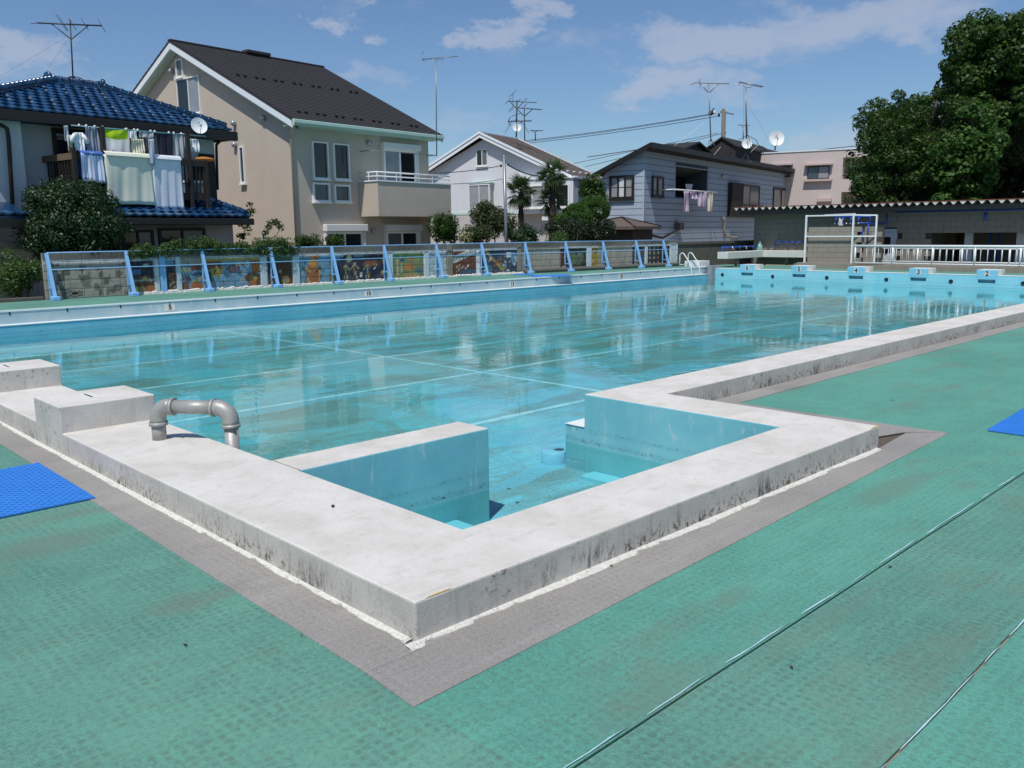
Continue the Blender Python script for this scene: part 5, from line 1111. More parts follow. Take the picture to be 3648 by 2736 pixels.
# C roof
zc = zr(1780,320,9.218)
DC = 48.5
def aerialC(label, items, base, head_az, mt='antenna_dark'):
    o = mast(label, at(zc(*base),DC), None); g = MB()
    for pts, r in items: g.tube([at(zc(*p),DC)-o.location for p in pts], r, 6 if r > .02 else 4)
    g.build('frame', mt, o); return o
aerialC('crowded dark aerial mast above the satellite dish on the white house', [([(545,1560),(565,350)],.04),([(270,372),(1220,420)],.02),([(435,120),(440,625)],.018),([(320,235),(435,125),(540,20)],.014),([(180,470),(275,375),(380,265)],.014),([(300,725),(435,630)],.014),([(300,655),(455,570)],.014),([(340,390),(560,620)],.02),([(780,405),(570,620)],.02),([(690,300),(600,380)],.014),([(910,275),(800,360)],.014),([(385,870),(690,770)],.014),([(275,1035),(350,895)],.02),([(275,1035),(365,1185)],.02),([(300,1035),(1050,1020)],.028),([(575,1110),(740,1075)],.02)], (545,1600), 0)
aerialC('braced aerial mast right of the satellite dish on the white house', [([(825,1660),(810,610)],.03),([(600,600),(1360,650)],.02),([(575,640),(815,870)],.022),([(1100,620),(815,870)],.022),([(720,590),(855,545)],.014),([(800,520),(905,455)],.014),([(1340,655),(1410,625)],.014)]+[([(880+i*70,590+i*6),(930+i*70,612+i*6)],.01) for i in range(7)], (825,1700), 0)
aerialC('short thin aerial on the far side of the white house roof', [([(1175,1660),(1172,1390)],.03),([(985,1340),(1430,1340)],.02),([(1050,1340),(1130,1395),(1250,1350)],.014)]+[([(1100+i*40,1325),(1100+i*40,1352)],.012) for i in range(8)], (1175,1700), 0)
def dish(label, q, D, rpx, face=0., post=None, logo=False, legs=False, arm_up=True):
    c = at(q, D); R = rpx/CF*D*1.02; d = (CAM-c); d.z = 0; az = math.atan2(d.y,d.x)+rad(face); nrm = Vector((math.cos(az)*.95, math.sin(az)*.95, .22)).normalized()
    o = thing('satellite_dish', label, 'satellite dish', c, 0, 'satellite dishes')
    g = MB(); pr = [(R*k/8, .22*R*(k/8)**2) for k in range(0,9)]; pr[0] = (.001,0); g.lathe(pr, (0,0,0), nrm, 28); g.lathe([(r, h-.012) for r, h in reversed(pr)], (0,0,0), nrm, 28); g.lathe([(R,.22*R),(R*1.015,.21*R),(R,.22*R-.012)], (0,0,0), nrm, 28); g.build('reflector','trim_white',o)
    x = nrm.orthogonal(); dn = (Vector((0,0,-1))-nrm*(-nrm.z)).normalized(); tipp = nrm*R*.95+dn*R*.25
    g = MB(); g.tube([dn*R*.95+nrm*.15*R, tipp], R*.035, 6); g.build('feed_arm','antenna_metal',o); g = MB(); g.tube([tipp-nrm*R*.12, tipp+nrm*R*.1], R*.1, 8); g.build('receiver','grey_concrete',o)
    if post: g = MB(); g.tube([-nrm*.03, -nrm*R*.3-Vector((0,0,R*.2)), at(post,D)-c-nrm*R*.3], R*.09, 8); g.build('post','antenna_dark',o)
    if legs: g = MB(); pb = at(post,D)-c; legs_(g, pb+Vector((0,0,legs)), legs, legs*.9, 4, R*.06); g.build('stand','antenna_dark',o)
    if logo:
        side = nrm.cross(dn).normalized(); c_ = nrm*(.05*R+.02)-dn*R*.42; g = MB(); f = lambda a, b: c_+side*a*R+dn*b*R+nrm*.03*R
        g.quad(f(-.2,.12),f(.05,.1),f(.22,-.2),f(.1,-.05)); g.quad(f(-.28,.2),f(.26,.2),f(.26,.23),f(-.28,.23)); g.build('printed_mark','c_dk',o)
dish('satellite dish on the eave of the blue tiled house', r1(1717,1090), 25.6, 25.5, 18, post=r1(1700,1170), logo=True)
dish('satellite dish on legs at the white house ridge', zc(565,1240), 47.5, 14.3, 5, post=zc(560,1420), legs=.7)
dish('small satellite dish on legs over the blue-grey house eave', t8(1138,990), 43.5, 16.2, 10, post=t8(1138,1110), logo=True, legs=.9)
dish('large satellite dish on the right dormer of the blue-grey house', t8(1470,932), 47, 24.5, 12, post=t8(1462,1050), logo=True)
# G aerials
DG = 46.5
def aerialG(label, items, base, D=DG, mt='antenna_metal'):
    o = mast(label, at(t8(*base),D), None); g = MB()
    for pts, r in items: g.tube([at(t8(*p),D)-o.location for p in pts], r, 6 if r > .02 else 4)
    g.build('frame', mt, o); return o
aerialG('tall braced aerial left of the utility pole behind the blue-grey house', [([(735,960),(708,300)],.03),([(510,322),(560,300),(935,312)],.02),([(608,255),(612,360)],.018),([(612,310),(712,415)],.022),([(822,312),(716,415)],.022),([(560,305),(620,290)],.012)]+[([(680+i*30,300),(705+i*30,312)],.012) for i in range(9)]+[([(735,930),(700,1000)],.02),([(735,930),(775,1010)],.02),([(735,930),(735,1010)],.02)], (735,1000))
aerialG('tall ladder-type aerial right of the utility pole', [([(1135,930),(1128,345)],.035),([(1052,290),(1325,345)],.024),([(1085,330),(1130,350),(1190,352)],.014),([(1052,285),(1052,330)],.02)]+[([(1066+i*14,282+i*2.8),(1070+i*14,312+i*2.8)],.014) for i in range(18)]+[([(1105,930),(1106,360)],.008),([(1150,880),(1140,730),(1130,520)],.016)]+[([(1130,1090),(1085,1175)],.02),([(1130,1090),(1160,1190)],.02),([(1130,1090),(1190,1200)],.02)], (1135,1060), 43.8)
aerialG('small low aerial beside the ladder-type aerial', [([(1098,950),(1098,795)],.022),([(1040,775),(1178,782)],.016),([(1040,790),(1050,762)],.012),([(1060,770),(1100,800)],.012)]+[([(1075+i*16,770),(1078+i*16,786)],.01) for i in range(6)], (1098,960), 52)
for i, (a, b) in enumerate((((1155,550),(1440,1020)),((660,750),(320,1010)),((1290,975),(1180,1085)),((845,1020),(770,1110)))): cable('guy_wire', [at(t8(*a),45), at(t8(*b),44.5)], .008 if i else .006, ['guy wire from the ladder-type aerial to the right dormer','pale guy wire above the rear gable of the blue-grey house','short pale stay beside the small dish','short pale stay on the rear roof left of the dormer'][i], 'wire', 'guy wires', 'trim_white' if i else 'antenna_metal')
# utility pole and wires
basic('pole_concrete', '#6b6761', .9, .12, 4, .3, 40); basic('insulator', '#dfe3e3', .3, .05)
DU = 62; pb_, pt__ = at(r5(1172,345),DU), at(r5(1170,20),DU); up = thing('utility_pole', 'grey concrete utility pole with crossarms behind the blue-grey house', 'utility pole', (pb_.x,pb_.y,-.8))
g = MB(); g.tube([(0,0,0),(0,0,pt__.z+.8)], [.2,.14], 12); g.build('pole','pole_concrete',up)
P = lambda q: at(t8(*q),DU)-up.location
g = MB(); g.bar(P((840,625)),P((995,655)),.09,.09); g.build('crossarm','antenna_metal',up); g = MB(); g.bar(P((850,860)),P((910,865)),.09,.09); g.build('crossarm','antenna_metal',up)
for q in ((775,630),(825,660),(900,610)): g = MB(); g.lathe([(.001,-.15),(.07,-.12),(.1,-.05),(.07,0),(.1,.06),(.001,.12)], P(q), (0,0,1), 8); g.build('insulator','insulator' if q[0] != 825 else 'antenna_dark',up)
g = MB(); 
for q in ((850,640),(880,700),(850,760),(880,820),(850,900),(880,950)): g.tube([P(q),P((q[0]+20,q[1]))], .02, 4)
g.build('step_bolt','antenna_dark',up)
g = MB(); g.tube([P((735,650)),P((770,585))], .05, 6); g.lathe([(.001,-.25),(.16,-.1),(.16,.1),(.001,.2)], P((738,640)), (1,0,.3), 8); g.build('cable_clamp','antenna_dark',up)
wires = [((735,650),(0,778),'upper of three wires from the utility pole to the left'),((720,662),(0,795),'middle of three wires from the utility pole to the left'),((800,678),(0,820),'lowest of three wires from the utility pole to the left')]
for a, b, lab in wires:
    pa = at(t8(*a),DU); b2 = {778:(1860,502),795:(1860,506),820:(1870,511)}[b[1]]; pb2 = at(b2,66); cable('power_line',[pa,pb2],.02,lab,'power line','power lines',sag=.12)
for a, b, lab in (((820,865),(190,998),'upper of the low service wires left of the utility pole'),((850,875),(260,1018),'lower of the low service wires left of the utility pole')):
    pa = at(t8(*a),DU); b2 = (t8(*a)[0]+(t8(*b)[0]-t8(*a)[0])*2.6, t8(*a)[1]+(t8(*b)[1]-t8(*a)[1])*2.6); cable('power_line',[pa,at(b2,64)],.018,lab,'power line','power lines')
for a, b, lab in ((r6(395,1300-970),(r6(745,1253-970)),'wire rising behind the pink apartment block'),): cable('power_line',[at(a,75),at((b[0]+300,b[1]-28),75)],.03,lab,'power line','power lines')
cable('power_line',[at((2092,560),70),at((2290,530),70)],.03,'far wire between the white house and the blue-grey house','power line','power lines')
# slim steel pole in front of the white house and its service wires
DP = 30; b_, t_p = at(r4(790,1355),DP), at(r4(765,612),DP); sp_ = thing('service_pole','slim grey steel pole rising behind the fence before the white house','pole',(b_.x,b_.y,-.8))
g = MB(); g.tube([(0,0,0),(t_p.x-b_.x,t_p.y-b_.y,t_p.z+.8)], [.062,.05], 12); g.build('pole','antenna_metal',sp_)
g = MB(); 
for q in (r4(740,705),r4(800,695),r4(765,845)): g.lathe([(.001,-.05),(.04,-.03),(.03,0),(.045,.03),(.001,.05)], at(q,DP)-sp_.location, (0,0,1), 8)
g.build('insulator','antenna_dark',sp_)
cable('service_wire',[at(r4(735,705),DP),at(r4(160,768),29.5)],.014,'dark service wire from the slim pole left to the beige house','service wire','service wires',sag=.05)
cable('service_wire',[at(r4(800,698),DP),at(r4(1100,795),36),at(r4(1620,825),42)],.022,'dark service wire from the slim pole right to the blue-grey house','service wire','service wires',sag=.1)
cable('service_wire',[at(r4(755,820),DP),at(r4(320,862),29.5)],.01,'thin lower wire from the slim pole to the beige house balcony','service wire','service wires',sag=.03)
# ================================================================ far end: changing hut, shower stall, wash trough, railing
basic('cmu', '#928b7f', .92, .14, 2.5, .5, 60, dirt=.3); basic('cmu_dark', '#837d72', .92, .15, 2.5, .5, 60, dirt=.3); basic('rust', '#9a4a30', .8, .3, 12); basic('sheet_white', '#d6d2c8', .55, .15, 6, dirt=.35); basic('sheet_under', '#4a4744', .7, .2, 4)
basic('pipe_blue', '#1f4fa8', .4, .1); basic('door_grey', '#b9c2cc', .5, .06); basic('trough_white', '#d2d2cc', .8, .1, 4, .2, 60, dirt=.35); basic('tap_metal', '#c8cccf', .25, .05, metal=.8); basic('rail_white', '#e8eceb', .35, .04)
HX, RX = 29.3, 28.45
hut = thing('changing_hut', 'long dark concrete block hut with a rusty folded sheet roof behind the pool', 'hut', (HX,0,FT))
zt = 2.07-FT
bm_ = MB().box(-.1,.0,.004,.396,.003,.197).mesh('wall_block','cmu_dark'); bmh = MB().box(-.1,.0,.004,.196,.003,.197).mesh('wall_block','cmu_dark')
yA = onx(r5(1472,1000),HX).y; dr0, dr1 = onx(r6(925,1010),HX), onx(r6(1105,1300),HX); op = onx(r6(1420,1020),HX)
nblk = 0
for row in range(11):
    z0 = row*.2
    if row % 2: o = link('wall_block', bmh, hut); o.location = (0,yA-.2,z0)
    y = yA-(.6 if row % 2 else .4)
    while y > -1.2:
        blocked = (z0+.1 < op.z-FT and y < op.y-.02) or (z0+.1 < dr0.z-FT+.05 and dr1.y-.25 < y < dr0.y-.1)
        if not blocked and nblk < 298: o = link('wall_block', bm_, hut); o.location = (0,y,z0); nblk += 1
        y -= .4
g = MB(); g.box(.008,.1,op.y,yA,0,zt); g.box(.008,.1,-6,op.y,op.z-FT,zt); g.build('wall_core','mortar',hut)
g = MB(); g.box(2.6,2.7,-6,op.y+1,0,zt); g.box(.1,2.6,op.y+.3,op.y+.4,0,zt); g.build('inner_wall','cmu_dark',hut)
for q in (1735,2185): yy = onx(r6(q,1080),HX+.6).y; g = MB(); g.box(.6,.72,yy-.13,yy+.13,0,op.z-FT-.1); g.build('inner_post','door_grey',hut)
for q in (1925,1995): yy = onx(r6(q,1080),HX+.9).y; g = MB(); g.tube([(.9,yy,0),(.9,yy,op.z-FT)], .03, 6); g.build('inner_pipe','pipe_blue',hut)
g = MB(); g.box(-.05,.05,yA,yA+.12,-.05,zt+.02); g.box(.1,4.2,yA-.1,yA+.0,0,zt); g.build('end_wall','cmu_dark',hut)
# door
g = MB(); z1 = dr0.z-FT; g.box(-.05,.06,dr0.y-.09,dr0.y,.1,z1); g.box(-.05,.06,dr1.y,dr1.y+.09,.1,z1); g.box(-.05,.06,dr1.y+.09,dr0.y-.09,z1-.1,z1); g.build('door_frame','door_grey',hut)
g = MB(); a, b = dr1.y+.1, dr0.y-.1; zz = .1; g.box(-.02,.03,a,a+.13,zz,z1-.11); g.box(-.02,.03,b-.13,b,zz,z1-.11); g.box(-.02,.03,a+.13,b-.13,z1-.28,z1-.11); g.box(-.02,.03,a+.13,b-.13,zz,zz+.38); dr = g.build('door','door_grey',hut); g = MB(); g.box(.0,.02,a+.13,b-.13,zz+.38,z1-.28); g.build('door_pane','black_void',dr)
# folded sheet roof with end closures
PIT_ = .292; yr = onx(r5(1262,872),RX).y; prof = []; y = yr; zv, zp = zt+.0, zt+.125
g = MB(); n = int((yr+6)/PIT_); dx = RX-HX
for i in range(n):
    ya = yr-i*PIT_; pts = [(ya,zp),(ya-PIT_*.09,zp),(ya-PIT_*.42,zv),(ya-PIT_*.58,zv),(ya-PIT_*.91,zp),(ya-PIT_,zp)]
    for (y0,z0),(y1,z1) in zip(pts[:-1],pts[1:]): g.quad((dx,y0,z0),(4.3,y0,z0+.16),(4.3,y1,z1+.16),(dx,y1,z1))
rf_ = g.build('folded_roof','sheet_under',hut)
for i in range(n):
    ya = yr-i*PIT_; g = MB(); j = random.uniform(0,.01); g.prism([(0,0),(0,0)],0,0) if False else None
    P3 = [(-.006,ya-PIT_*.12,zp-.004),(-.006,ya-PIT_*.44,zv+.012+j),(-.006,ya-PIT_*.56,zv+.012+j),(-.006,ya-PIT_*.88,zp-.004)]
    g.quad(*[(dx+x,yy,z) for x,yy,z in P3]); g.quad(*[(dx+x+.012,yy,z) for x,yy,z in reversed(P3)]); g.build('end_closure','sheet_white',rf_)
g = MB(); g.box(dx-.02,dx+.25,yr-n*PIT_,yr,zp+.002,zp+.018); g.build('rusty_edge','rust',rf_)
g = MB(); g.box(dx+.25,dx+.4,-6,yr-.15,zt-.16,zt-.003); g.build('roof_beam','sheet_under',hut)
g = MB(); P = [onx(r6(*q),HX-.12) for q in ((1100,862),(2212,850))]; g.tube([(-.12,P[0].y,P[0].z-FT),(-.12,-5,P[1].z-FT)], .03, 8); q = onx(r6(1880,865),HX-.12); g.tube([(-.12,q.y,q.z-FT),(-.12,q.y,q.z-FT-.25)], .045, 8); g.build('wall_pipe','pipe_blue',hut)
g = MB(); q0, q1, q2 = onx(s5(1440,305),HX-.12), onx(s5(1710,310),HX-.12), onx(s5(1710,130),HX-.12); g.tube([(-1.2,q0.y,q0.z-FT),(-.12,q0.y-.2,q0.z-FT),(-.12,q1.y,q1.z-FT),(-.12,q2.y,q2.z-FT)], .028, 8); g.build('wall_pipe','pipe_blue',hut)

# --- shower stall
SX = 27.35; Y0, Y1, Y2 = onx(s5(110,600),SX).y, onx(s5(1035,600),SX).y, onx(s5(1405,600),SX).y; ST = onx(s5(1040,125),SX).z
sh = thing('shower_stall', 'open shower stall of concrete blocks in a white steel frame', 'shower stall', (SX,Y2,.085)); st = ST-.085; W0, W1 = Y0-Y2, Y1-Y2
for x, y in ((0,W0),(0,W1),(.35,0)): g = MB(); g.box(x-.027,x+.027,y-.027,y+.027,0,st-.04*(x > .1)); g.build('post','rail_white',sh)
zm = onx(s5(500,565),SX).z-.085
for a, b in (((0,W0,zm),(0,W1,zm)),((0.02,W1,zm),(.35,0,zm)),((0,W1,st-.03),(.35,0,st-.05)),((0,W0,st-.03),(0,W1,st-.03)),((.8,W0-.3,st-.0),(.1,W1,st+.01))): g = MB(); g.bar(a,b,.035,.045); g.build('frame_bar','rail_white',sh,recalc=True)
bm2 = MB().box(.0,.1,.004,.386,.003,.176).mesh('wall_block','cmu'); SW = onx(s5(500,335),SX+.1).z-.085; nr = int(SW/.18)
for row in range(nr):
    y = W0-.05-.39*(.6 if row % 2 else 1)
    while y > -.3: o = link('wall_block', bm2, sh); o.location = (.1 if y > W1-.35 else .36, y, .05+row*.18); y -= .39
g = MB(); g.box(.108,.19,W1+.06,W0-.02,.05,.05+nr*.18-.01); g.box(.37,.45,-.25,W1,.05,.05+nr*.18-.01); g.build('wall_core','mortar',sh)
g = MB(); g.box(-.3,.5,-.4,W0+.15,-.16,.05); g.build('base','cmu',sh)
# shower pipes and heads
zz_ = onx(s5(700,185),SX+.9).z-.085
pp = MB(); pp.tube([(.9,W0-.6,zz_),(.9,W1-.2,zz_),(.9,W1-.2,zz_-.3)], .028, 8)
for k in range(4): yy = W0-.68-k*.28; pp.tube([(.9,yy,zz_),(.9,yy,zz_-.2)], .024, 6); pp.tube([(.9,yy-.06,zz_-.02),(.75,yy-.06,zz_-.08),(.72,yy-.06,zz_-.18)], .016, 6)
b0 = onx(s5(1230,415),SX+.3); pp.tube([(.3,W1,b0.z-.085),(.3,b0.y-Y2,b0.z-.085),(.3,b0.y-Y2,.72),(.3,b0.y-Y2-.2,.72),(.3,b0.y-Y2-.2,zz_-.28),(.8,b0.y-Y2-.2,zz_-.28)], .026, 8); pp.build('pipework','pipe_blue',sh)
for k in range(7): yy = W0-.7-k*.145; g = MB(); g.lathe([(.02,.05),(.025,.02),(.05,-.01),(.045,-.02),(.001,-.02)], (.78,yy,zz_-.24), n=8); g.build('shower_head','tap_metal',sh)
g = MB(); g.box(1.3,1.36,W0-.75,W0-.6,zz_-.3,zz_); g.build('sign_board','white_paint',sh)

# --- wash trough in an L along the wall and the hut
TX = 28.75; ci = onx(r5(1525,1243),TX); ty = ci.y; tz = ci.z; xa = ony(r5(1215,1245),ty).x; yb = onx(r5(1125,1245),xa).y; ye = onx(r5(1880,1243),TX).y; th_ = tz-onx(r5(1525,1300),TX).z
tr = thing('wash_trough', 'long white concrete wash trough set in an L with a row of taps', 'trough', (xa,ty,FT)); tzl = tz-FT
g = MB(); g.prism([(0,0),(TX-xa,0),(TX-xa,ye-ty),(HX-xa-.12,ye-ty),(HX-xa-.12,yb-ty),(0,yb-ty)], tzl-th_, tzl); g.build('basin','trough_white',tr,bevel=.012,recalc=True)
for x, y in ((1.0,.25),(2.2,.25),(TX-xa+.2,-.9)): g = MB(); g.tube([(x,y,0),(x,y,tzl-th_)], .05, 8); g.build('support','grey_concrete',tr)
pz = ony(r5(1300,1210),yb-.1).z-FT; xs, xe = ony(r5(1168,1210),yb-.1).x-xa, ony(r5(1470,1195),yb-.1).x-xa
g = MB(); g.tube([(xs,yb-ty-.1,tzl),(xs,yb-ty-.1,pz),(xe,yb-ty-.1,pz)], .03, 8); g.build('tap_pipe','pipe_blue',tr)
for k in range(6): x = xs+.05+(xe-xs-.1)*k/5; g = MB(); g.tube([(x,yb-ty-.1,pz),(x,yb-ty-.22,pz-.01),(x,yb-ty-.24,pz-.09)], .02, 6); g.build('tap','tap_metal' if k % 2 else 'pipe_blue',tr)
a, b = onx(r5(1625,1168),HX-.2), onx(r5(1880,1170),HX-.2); g = MB(); g.tube([(HX-xa-.2,a.y-ty,a.z-FT-.2),(HX-xa-.2,a.y-ty,a.z-FT),(HX-xa-.2,b.y-ty,b.z-FT)], .028, 8); g.build('tap_pipe','pipe_blue',tr)
for k in range(3): yy = a.y-ty+(b.y-a.y)*(k+.4)/3; g = MB(); g.tube([(HX-xa-.2,yy,a.z-FT),(HX-xa-.3,yy,a.z-FT-.02),(HX-xa-.32,yy,a.z-FT-.18)], .018, 6); g.build('tap','pipe_blue',tr)
basic('bottle_green','#7fb0a2',.3,.1); q = onx(r5(1490,1240),TX+.15); g = MB(); g.lathe([(.001,0),(.11,0),(.12,.04),(.1,.2),(.04,.27),(.035,.32),(.05,.34),(.001,.345)], (0,0,0), n=14); o = g.build('bucket','bottle_green'); o.location = (TX+.15,q.y,tz); tag(o,'pale green jug standing on the corner of the wash trough','jug')

# --- white railing
def railing(x, ya, yb_, z0, ztop, zbot, label, step=.2, posts=1.28, big=.042):
    o = thing('white_railing', label, 'railing', (x,ya,z0)); L_ = ya-yb_
    g = MB(); g.tube([(0,0,ztop-z0),(0,-L_,ztop-z0)], big, 10); g.build('top_rail','rail_white',o); g = MB(); g.tube([(0,0,zbot-z0),(0,-L_,zbot-z0)], .025, 8); g.build('bottom_rail','rail_white',o)
    pm = MB(); pm.tube([(0,0,0),(0,0,ztop-z0)], .03, 8); pm = pm.mesh('post','rail_white'); k = .06
    while k < L_: q = link('post', pm, o); q.location = (0,-k,0); k += posts
    bmm = MB(); bmm.tube([(0,0,zbot-z0),(0,0,ztop-z0)], .0085, 6); bmm = bmm.mesh('baluster','rail_white'); k = .06+step
    while k < L_: q = link('baluster', bmm, o); q.location = (0,-k,0); k += step
RXX = 27.0; a = onx(r6(742,1155),RXX); zb_ = onx(r6(760,1300),RXX).z
railing(RXX, a.y, -1.0, .10, a.z, zb_, 'white tubular railing in front of the hut, beside the shower stall')
railing(RXX+.75, onx(r6(915,1290),RXX+.75).y, -1.0, .10, onx(r6(915,1165),RXX+.75).z-.04, onx(r6(915,1285),RXX+.75).z, 'second white railing just behind the front one', .21, 1.4, .022)
# ================================================================ vegetation
def mat_leaf(name, c0, c1_, rough=.5, trans=.25, spec=.5):
    m, t, bs = newmat(name); ri = t.node('ShaderNodeNewGeometry').outputs['Random Per Island']; n = t.noise(wpos(t), 1.6, 4, .6)
    c = t.mix(ri, c0, c1_); c = t.mix(t.math('MULTIPLY', n, .5), c, [v*.6 for v in c0[:3]]); t.l.new(c, bs.inputs['Base Color']); bs.inputs['Roughness'].default_value = rough; bs.inputs['Specular IOR Level'].default_value = spec
    tl = t.node('ShaderNodeBsdfTranslucent'); t.l.new(t.mix(.5, c, [v*1.6 for v in c1_[:3]]), tl.inputs[0]); mx = t.node('ShaderNodeMixShader', {0:trans,1:bs.outputs[0],2:tl.outputs[0]}); t.l.new(mx.outputs[0], m.node_tree.nodes['Material Output'].inputs[0])
mat_leaf('leaf_glossy', (.012,.035,.010), (.04,.085,.022), .42, .12, .4); mat_leaf('leaf_mid', (.016,.048,.008), (.08,.15,.026), .5, .28, .3); mat_leaf('leaf_olive', (.03,.05,.013), (.085,.11,.03), .5, .25); mat_leaf('leaf_light', (.035,.085,.016), (.10,.19,.04), .5, .3)
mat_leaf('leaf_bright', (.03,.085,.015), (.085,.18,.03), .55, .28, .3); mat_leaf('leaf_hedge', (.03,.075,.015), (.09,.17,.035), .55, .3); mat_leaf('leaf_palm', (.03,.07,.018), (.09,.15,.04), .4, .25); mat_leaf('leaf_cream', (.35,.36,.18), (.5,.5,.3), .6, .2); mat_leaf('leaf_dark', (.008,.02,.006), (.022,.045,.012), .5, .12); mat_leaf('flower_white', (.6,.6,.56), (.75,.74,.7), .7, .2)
basic('bark', '#4d4238', .95, .3, 6, .8, 30); basic('palm_bark', '#3d3128', .95, .4, 9, .9, 25)
def leaf_cloud(cent, rad_, n_each, size, rng, asp=.5, up=.35, squash=.85, shell=.5, droop=0.):
    """diamond leaves folded on the midrib, spread through round clumps"""
    cent = np.asarray(cent, float); rad_ = np.broadcast_to(np.asarray(rad_, float), (len(cent),)); idx = np.repeat(np.arange(len(cent)), n_each); N = len(idx)
    d = rng.normal(size=(N,3)); d /= np.linalg.norm(d,axis=1,keepdims=True); r = rad_[idx]*(shell+(1-shell)*rng.random(N)**.5)
    p = cent[idx]+d*r[:,None]*np.array([1,1,squash]); nrm = d+np.array([0,0,up])+rng.normal(size=(N,3))*.55; nrm /= np.linalg.norm(nrm,axis=1,keepdims=True)
    a = rng.normal(size=(N,3)); a[:,2] -= droop; a -= nrm*(a*nrm).sum(1,keepdims=True); a /= np.linalg.norm(a,axis=1,keepdims=True); b = np.cross(nrm,a)
    L_ = size*(.65+.7*rng.random(N))[:,None]; w_ = L_*asp; fo = nrm*L_*.12
    v = np.stack([p-a*L_/2, p+b*w_/2+fo-a*L_*.05, p+a*L_/2, p-b*w_/2+fo-a*L_*.05],1).reshape(-1,3); return v, N
def leaf_obj(name, v, N, mt, parent, loc=(0,0,0)):
    me = bpy.data.meshes.new(name); v = v-np.array(loc); me.vertices.add(len(v)); me.vertices.foreach_set('co', v.astype(np.float32).ravel()); me.loops.add(N*4); me.loops.foreach_set('vertex_index', np.arange(N*4,dtype=np.int32)); me.polygons.add(N); me.polygons.foreach_set('loop_start', np.arange(0,N*4,4,dtype=np.int32)); me.update(calc_edges=True); me.validate()
    me.materials.append(MATS[mt]); return link(name, me, parent)
def trunk(parent, pts, r0, r1_, mt='bark', n=9, name='trunk'):
    g = MB(); k = len(pts); g.tube(pts, [r0+(r1_-r0)*i/(k-1) for i in range(k)], n); return g.build(name, mt, parent)
def ell_clumps(c, rx, ry, rz, n, rng, top=False, inner=.55):
    d = rng.normal(size=(n,3)); d /= np.linalg.norm(d,axis=1,keepdims=True)
    if top: d[:,2] = np.abs(d[:,2])*1.0-.15
    k = inner+(1-inner)*rng.random(n)**.6; return np.array(c)+d*k[:,None]*np.array([rx,ry,rz])
def shrub(name, label, cat, c, rx, ry, rz, n, per, size, mt, seed, crad=.18, z0=-.8, group=None, asp=.5, stems=3, inner=.6, lobes=True):
    rng = np.random.default_rng(seed); o = thing(name, label, cat, (c[0],c[1],z0), 0, group); nl = 6; cl = ell_clumps(c,rx,ry,rz,n,rng,inner=inner) if not lobes else np.concatenate([ell_clumps(np.array(c)+rng.uniform(-.5,.5,3)*np.array([rx,ry,rz]),rx*f_,ry*f_,rz*f_,max(2,n//nl),rng,inner=inner) for f_ in rng.uniform(.38,.66,nl)]); n = len(cl)
    v, N = leaf_cloud(cl, crad*(.7+.6*rng.random(n)), per, size, rng, asp); leaf_obj('crown', v, N, mt, o, (c[0],c[1],z0))
    for i in range(stems): a = 6.28*i/stems+seed; trunk(o, [(math.cos(a)*.05,math.sin(a)*.05,0),(math.cos(a)*rx*.2,math.sin(a)*ry*.2,(c[2]-z0)*.55),(math.cos(a)*rx*.4,math.sin(a)*ry*.4,c[2]-z0+rz*.2)], .04, .015, name='stem')
    return o
# big glossy camellia-like bush before the blue tiled house
c = at((258,800),22.6); shrub('round_bush','big round dark glossy bush in front of the blue tiled house','bush',tuple(c),1.0,1.0,.98,300,210,.068,'leaf_glossy',1,.27,asp=.45,inner=.5,lobes=False)
c = at((300,640),22.3)
c = at((72,968),21.9); shrub('leafy_bush','light green loose bush left of the fence end','bush',(c.x,c.y,c.z),.50,.40,.58,80,80,.06,'leaf_light',2,.2,group=None); 
# ivy hedge hanging over the mural wall
rng = np.random.default_rng(5); cl = []
for i in range(150):
    x = 5.35+3.9*rng.random(); p, _ = along(x, -.12+.2*rng.random()); q = .97+.22*rng.random()*(1+.4*math.sin(x*3)); cl.append((p.x,p.y-.02,q-.02))
for i in range(26): p, _ = along(8.3+1.2*rng.random(), .0+.12*rng.random()); cl.append((p.x,p.y,.82+.25*rng.random()))
for i in range(14): p, _ = along(5.2+.9*rng.random(), .08); cl.append((p.x,p.y,.88+.15*rng.random()))
v, N = leaf_cloud(cl, .12, 75, .05, rng, .55); o = thing('ivy_hedge','bright green trailing hedge spilling over the mural wall','hedge',(7,15.9,.9)); leaf_obj('foliage', v, N, 'leaf_hedge', o, (7,15.9,.9)); trunk(o,[(-1.6,.12,-.9),(-.5,.15,.1),(1.8,.12,.2)],.03,.01,name='stem')
# climbing vine by the beige house corner
rng = np.random.default_rng(6); D_ = 25.6; cl = [tuple(at(q,D_+rng.uniform(-.1,.1))) for q in [r3(130+80*rng.random(),900+250*rng.random()) for _ in range(22)]+[r3(345+150*k+10*rng.normal(),1100-110*math.sin(k*2.6)+8*rng.normal()) for k in np.linspace(0,1,16)]+[r3(235+10*rng.normal(),840+80*rng.random()) for _ in range(5)]]
o = thing('climbing_vine','sparse climbing vine with arching shoots at the beige house corner','vine',tuple(Vector(cl[0])*1)); o.location.z = -.8; v, N = leaf_cloud(cl, .1, 13, .085, rng, .6); leaf_obj('foliage', v, N, 'leaf_mid', o, tuple(o.location)); g = MB(); P = lambda q: at(r3(*q),D_)-o.location
g.tube([P((150,1180)),P((170,1080)),P((215,950)),P((240,850))], .012, 5); g.tube([P((340,1200)),P((360,1090)),P((420,990)),P((500,1000))], .01, 5); g.tube([P((400,1200)),P((450,1110)),P((505,1010))], .01, 5); g.build('stem','bark',o)
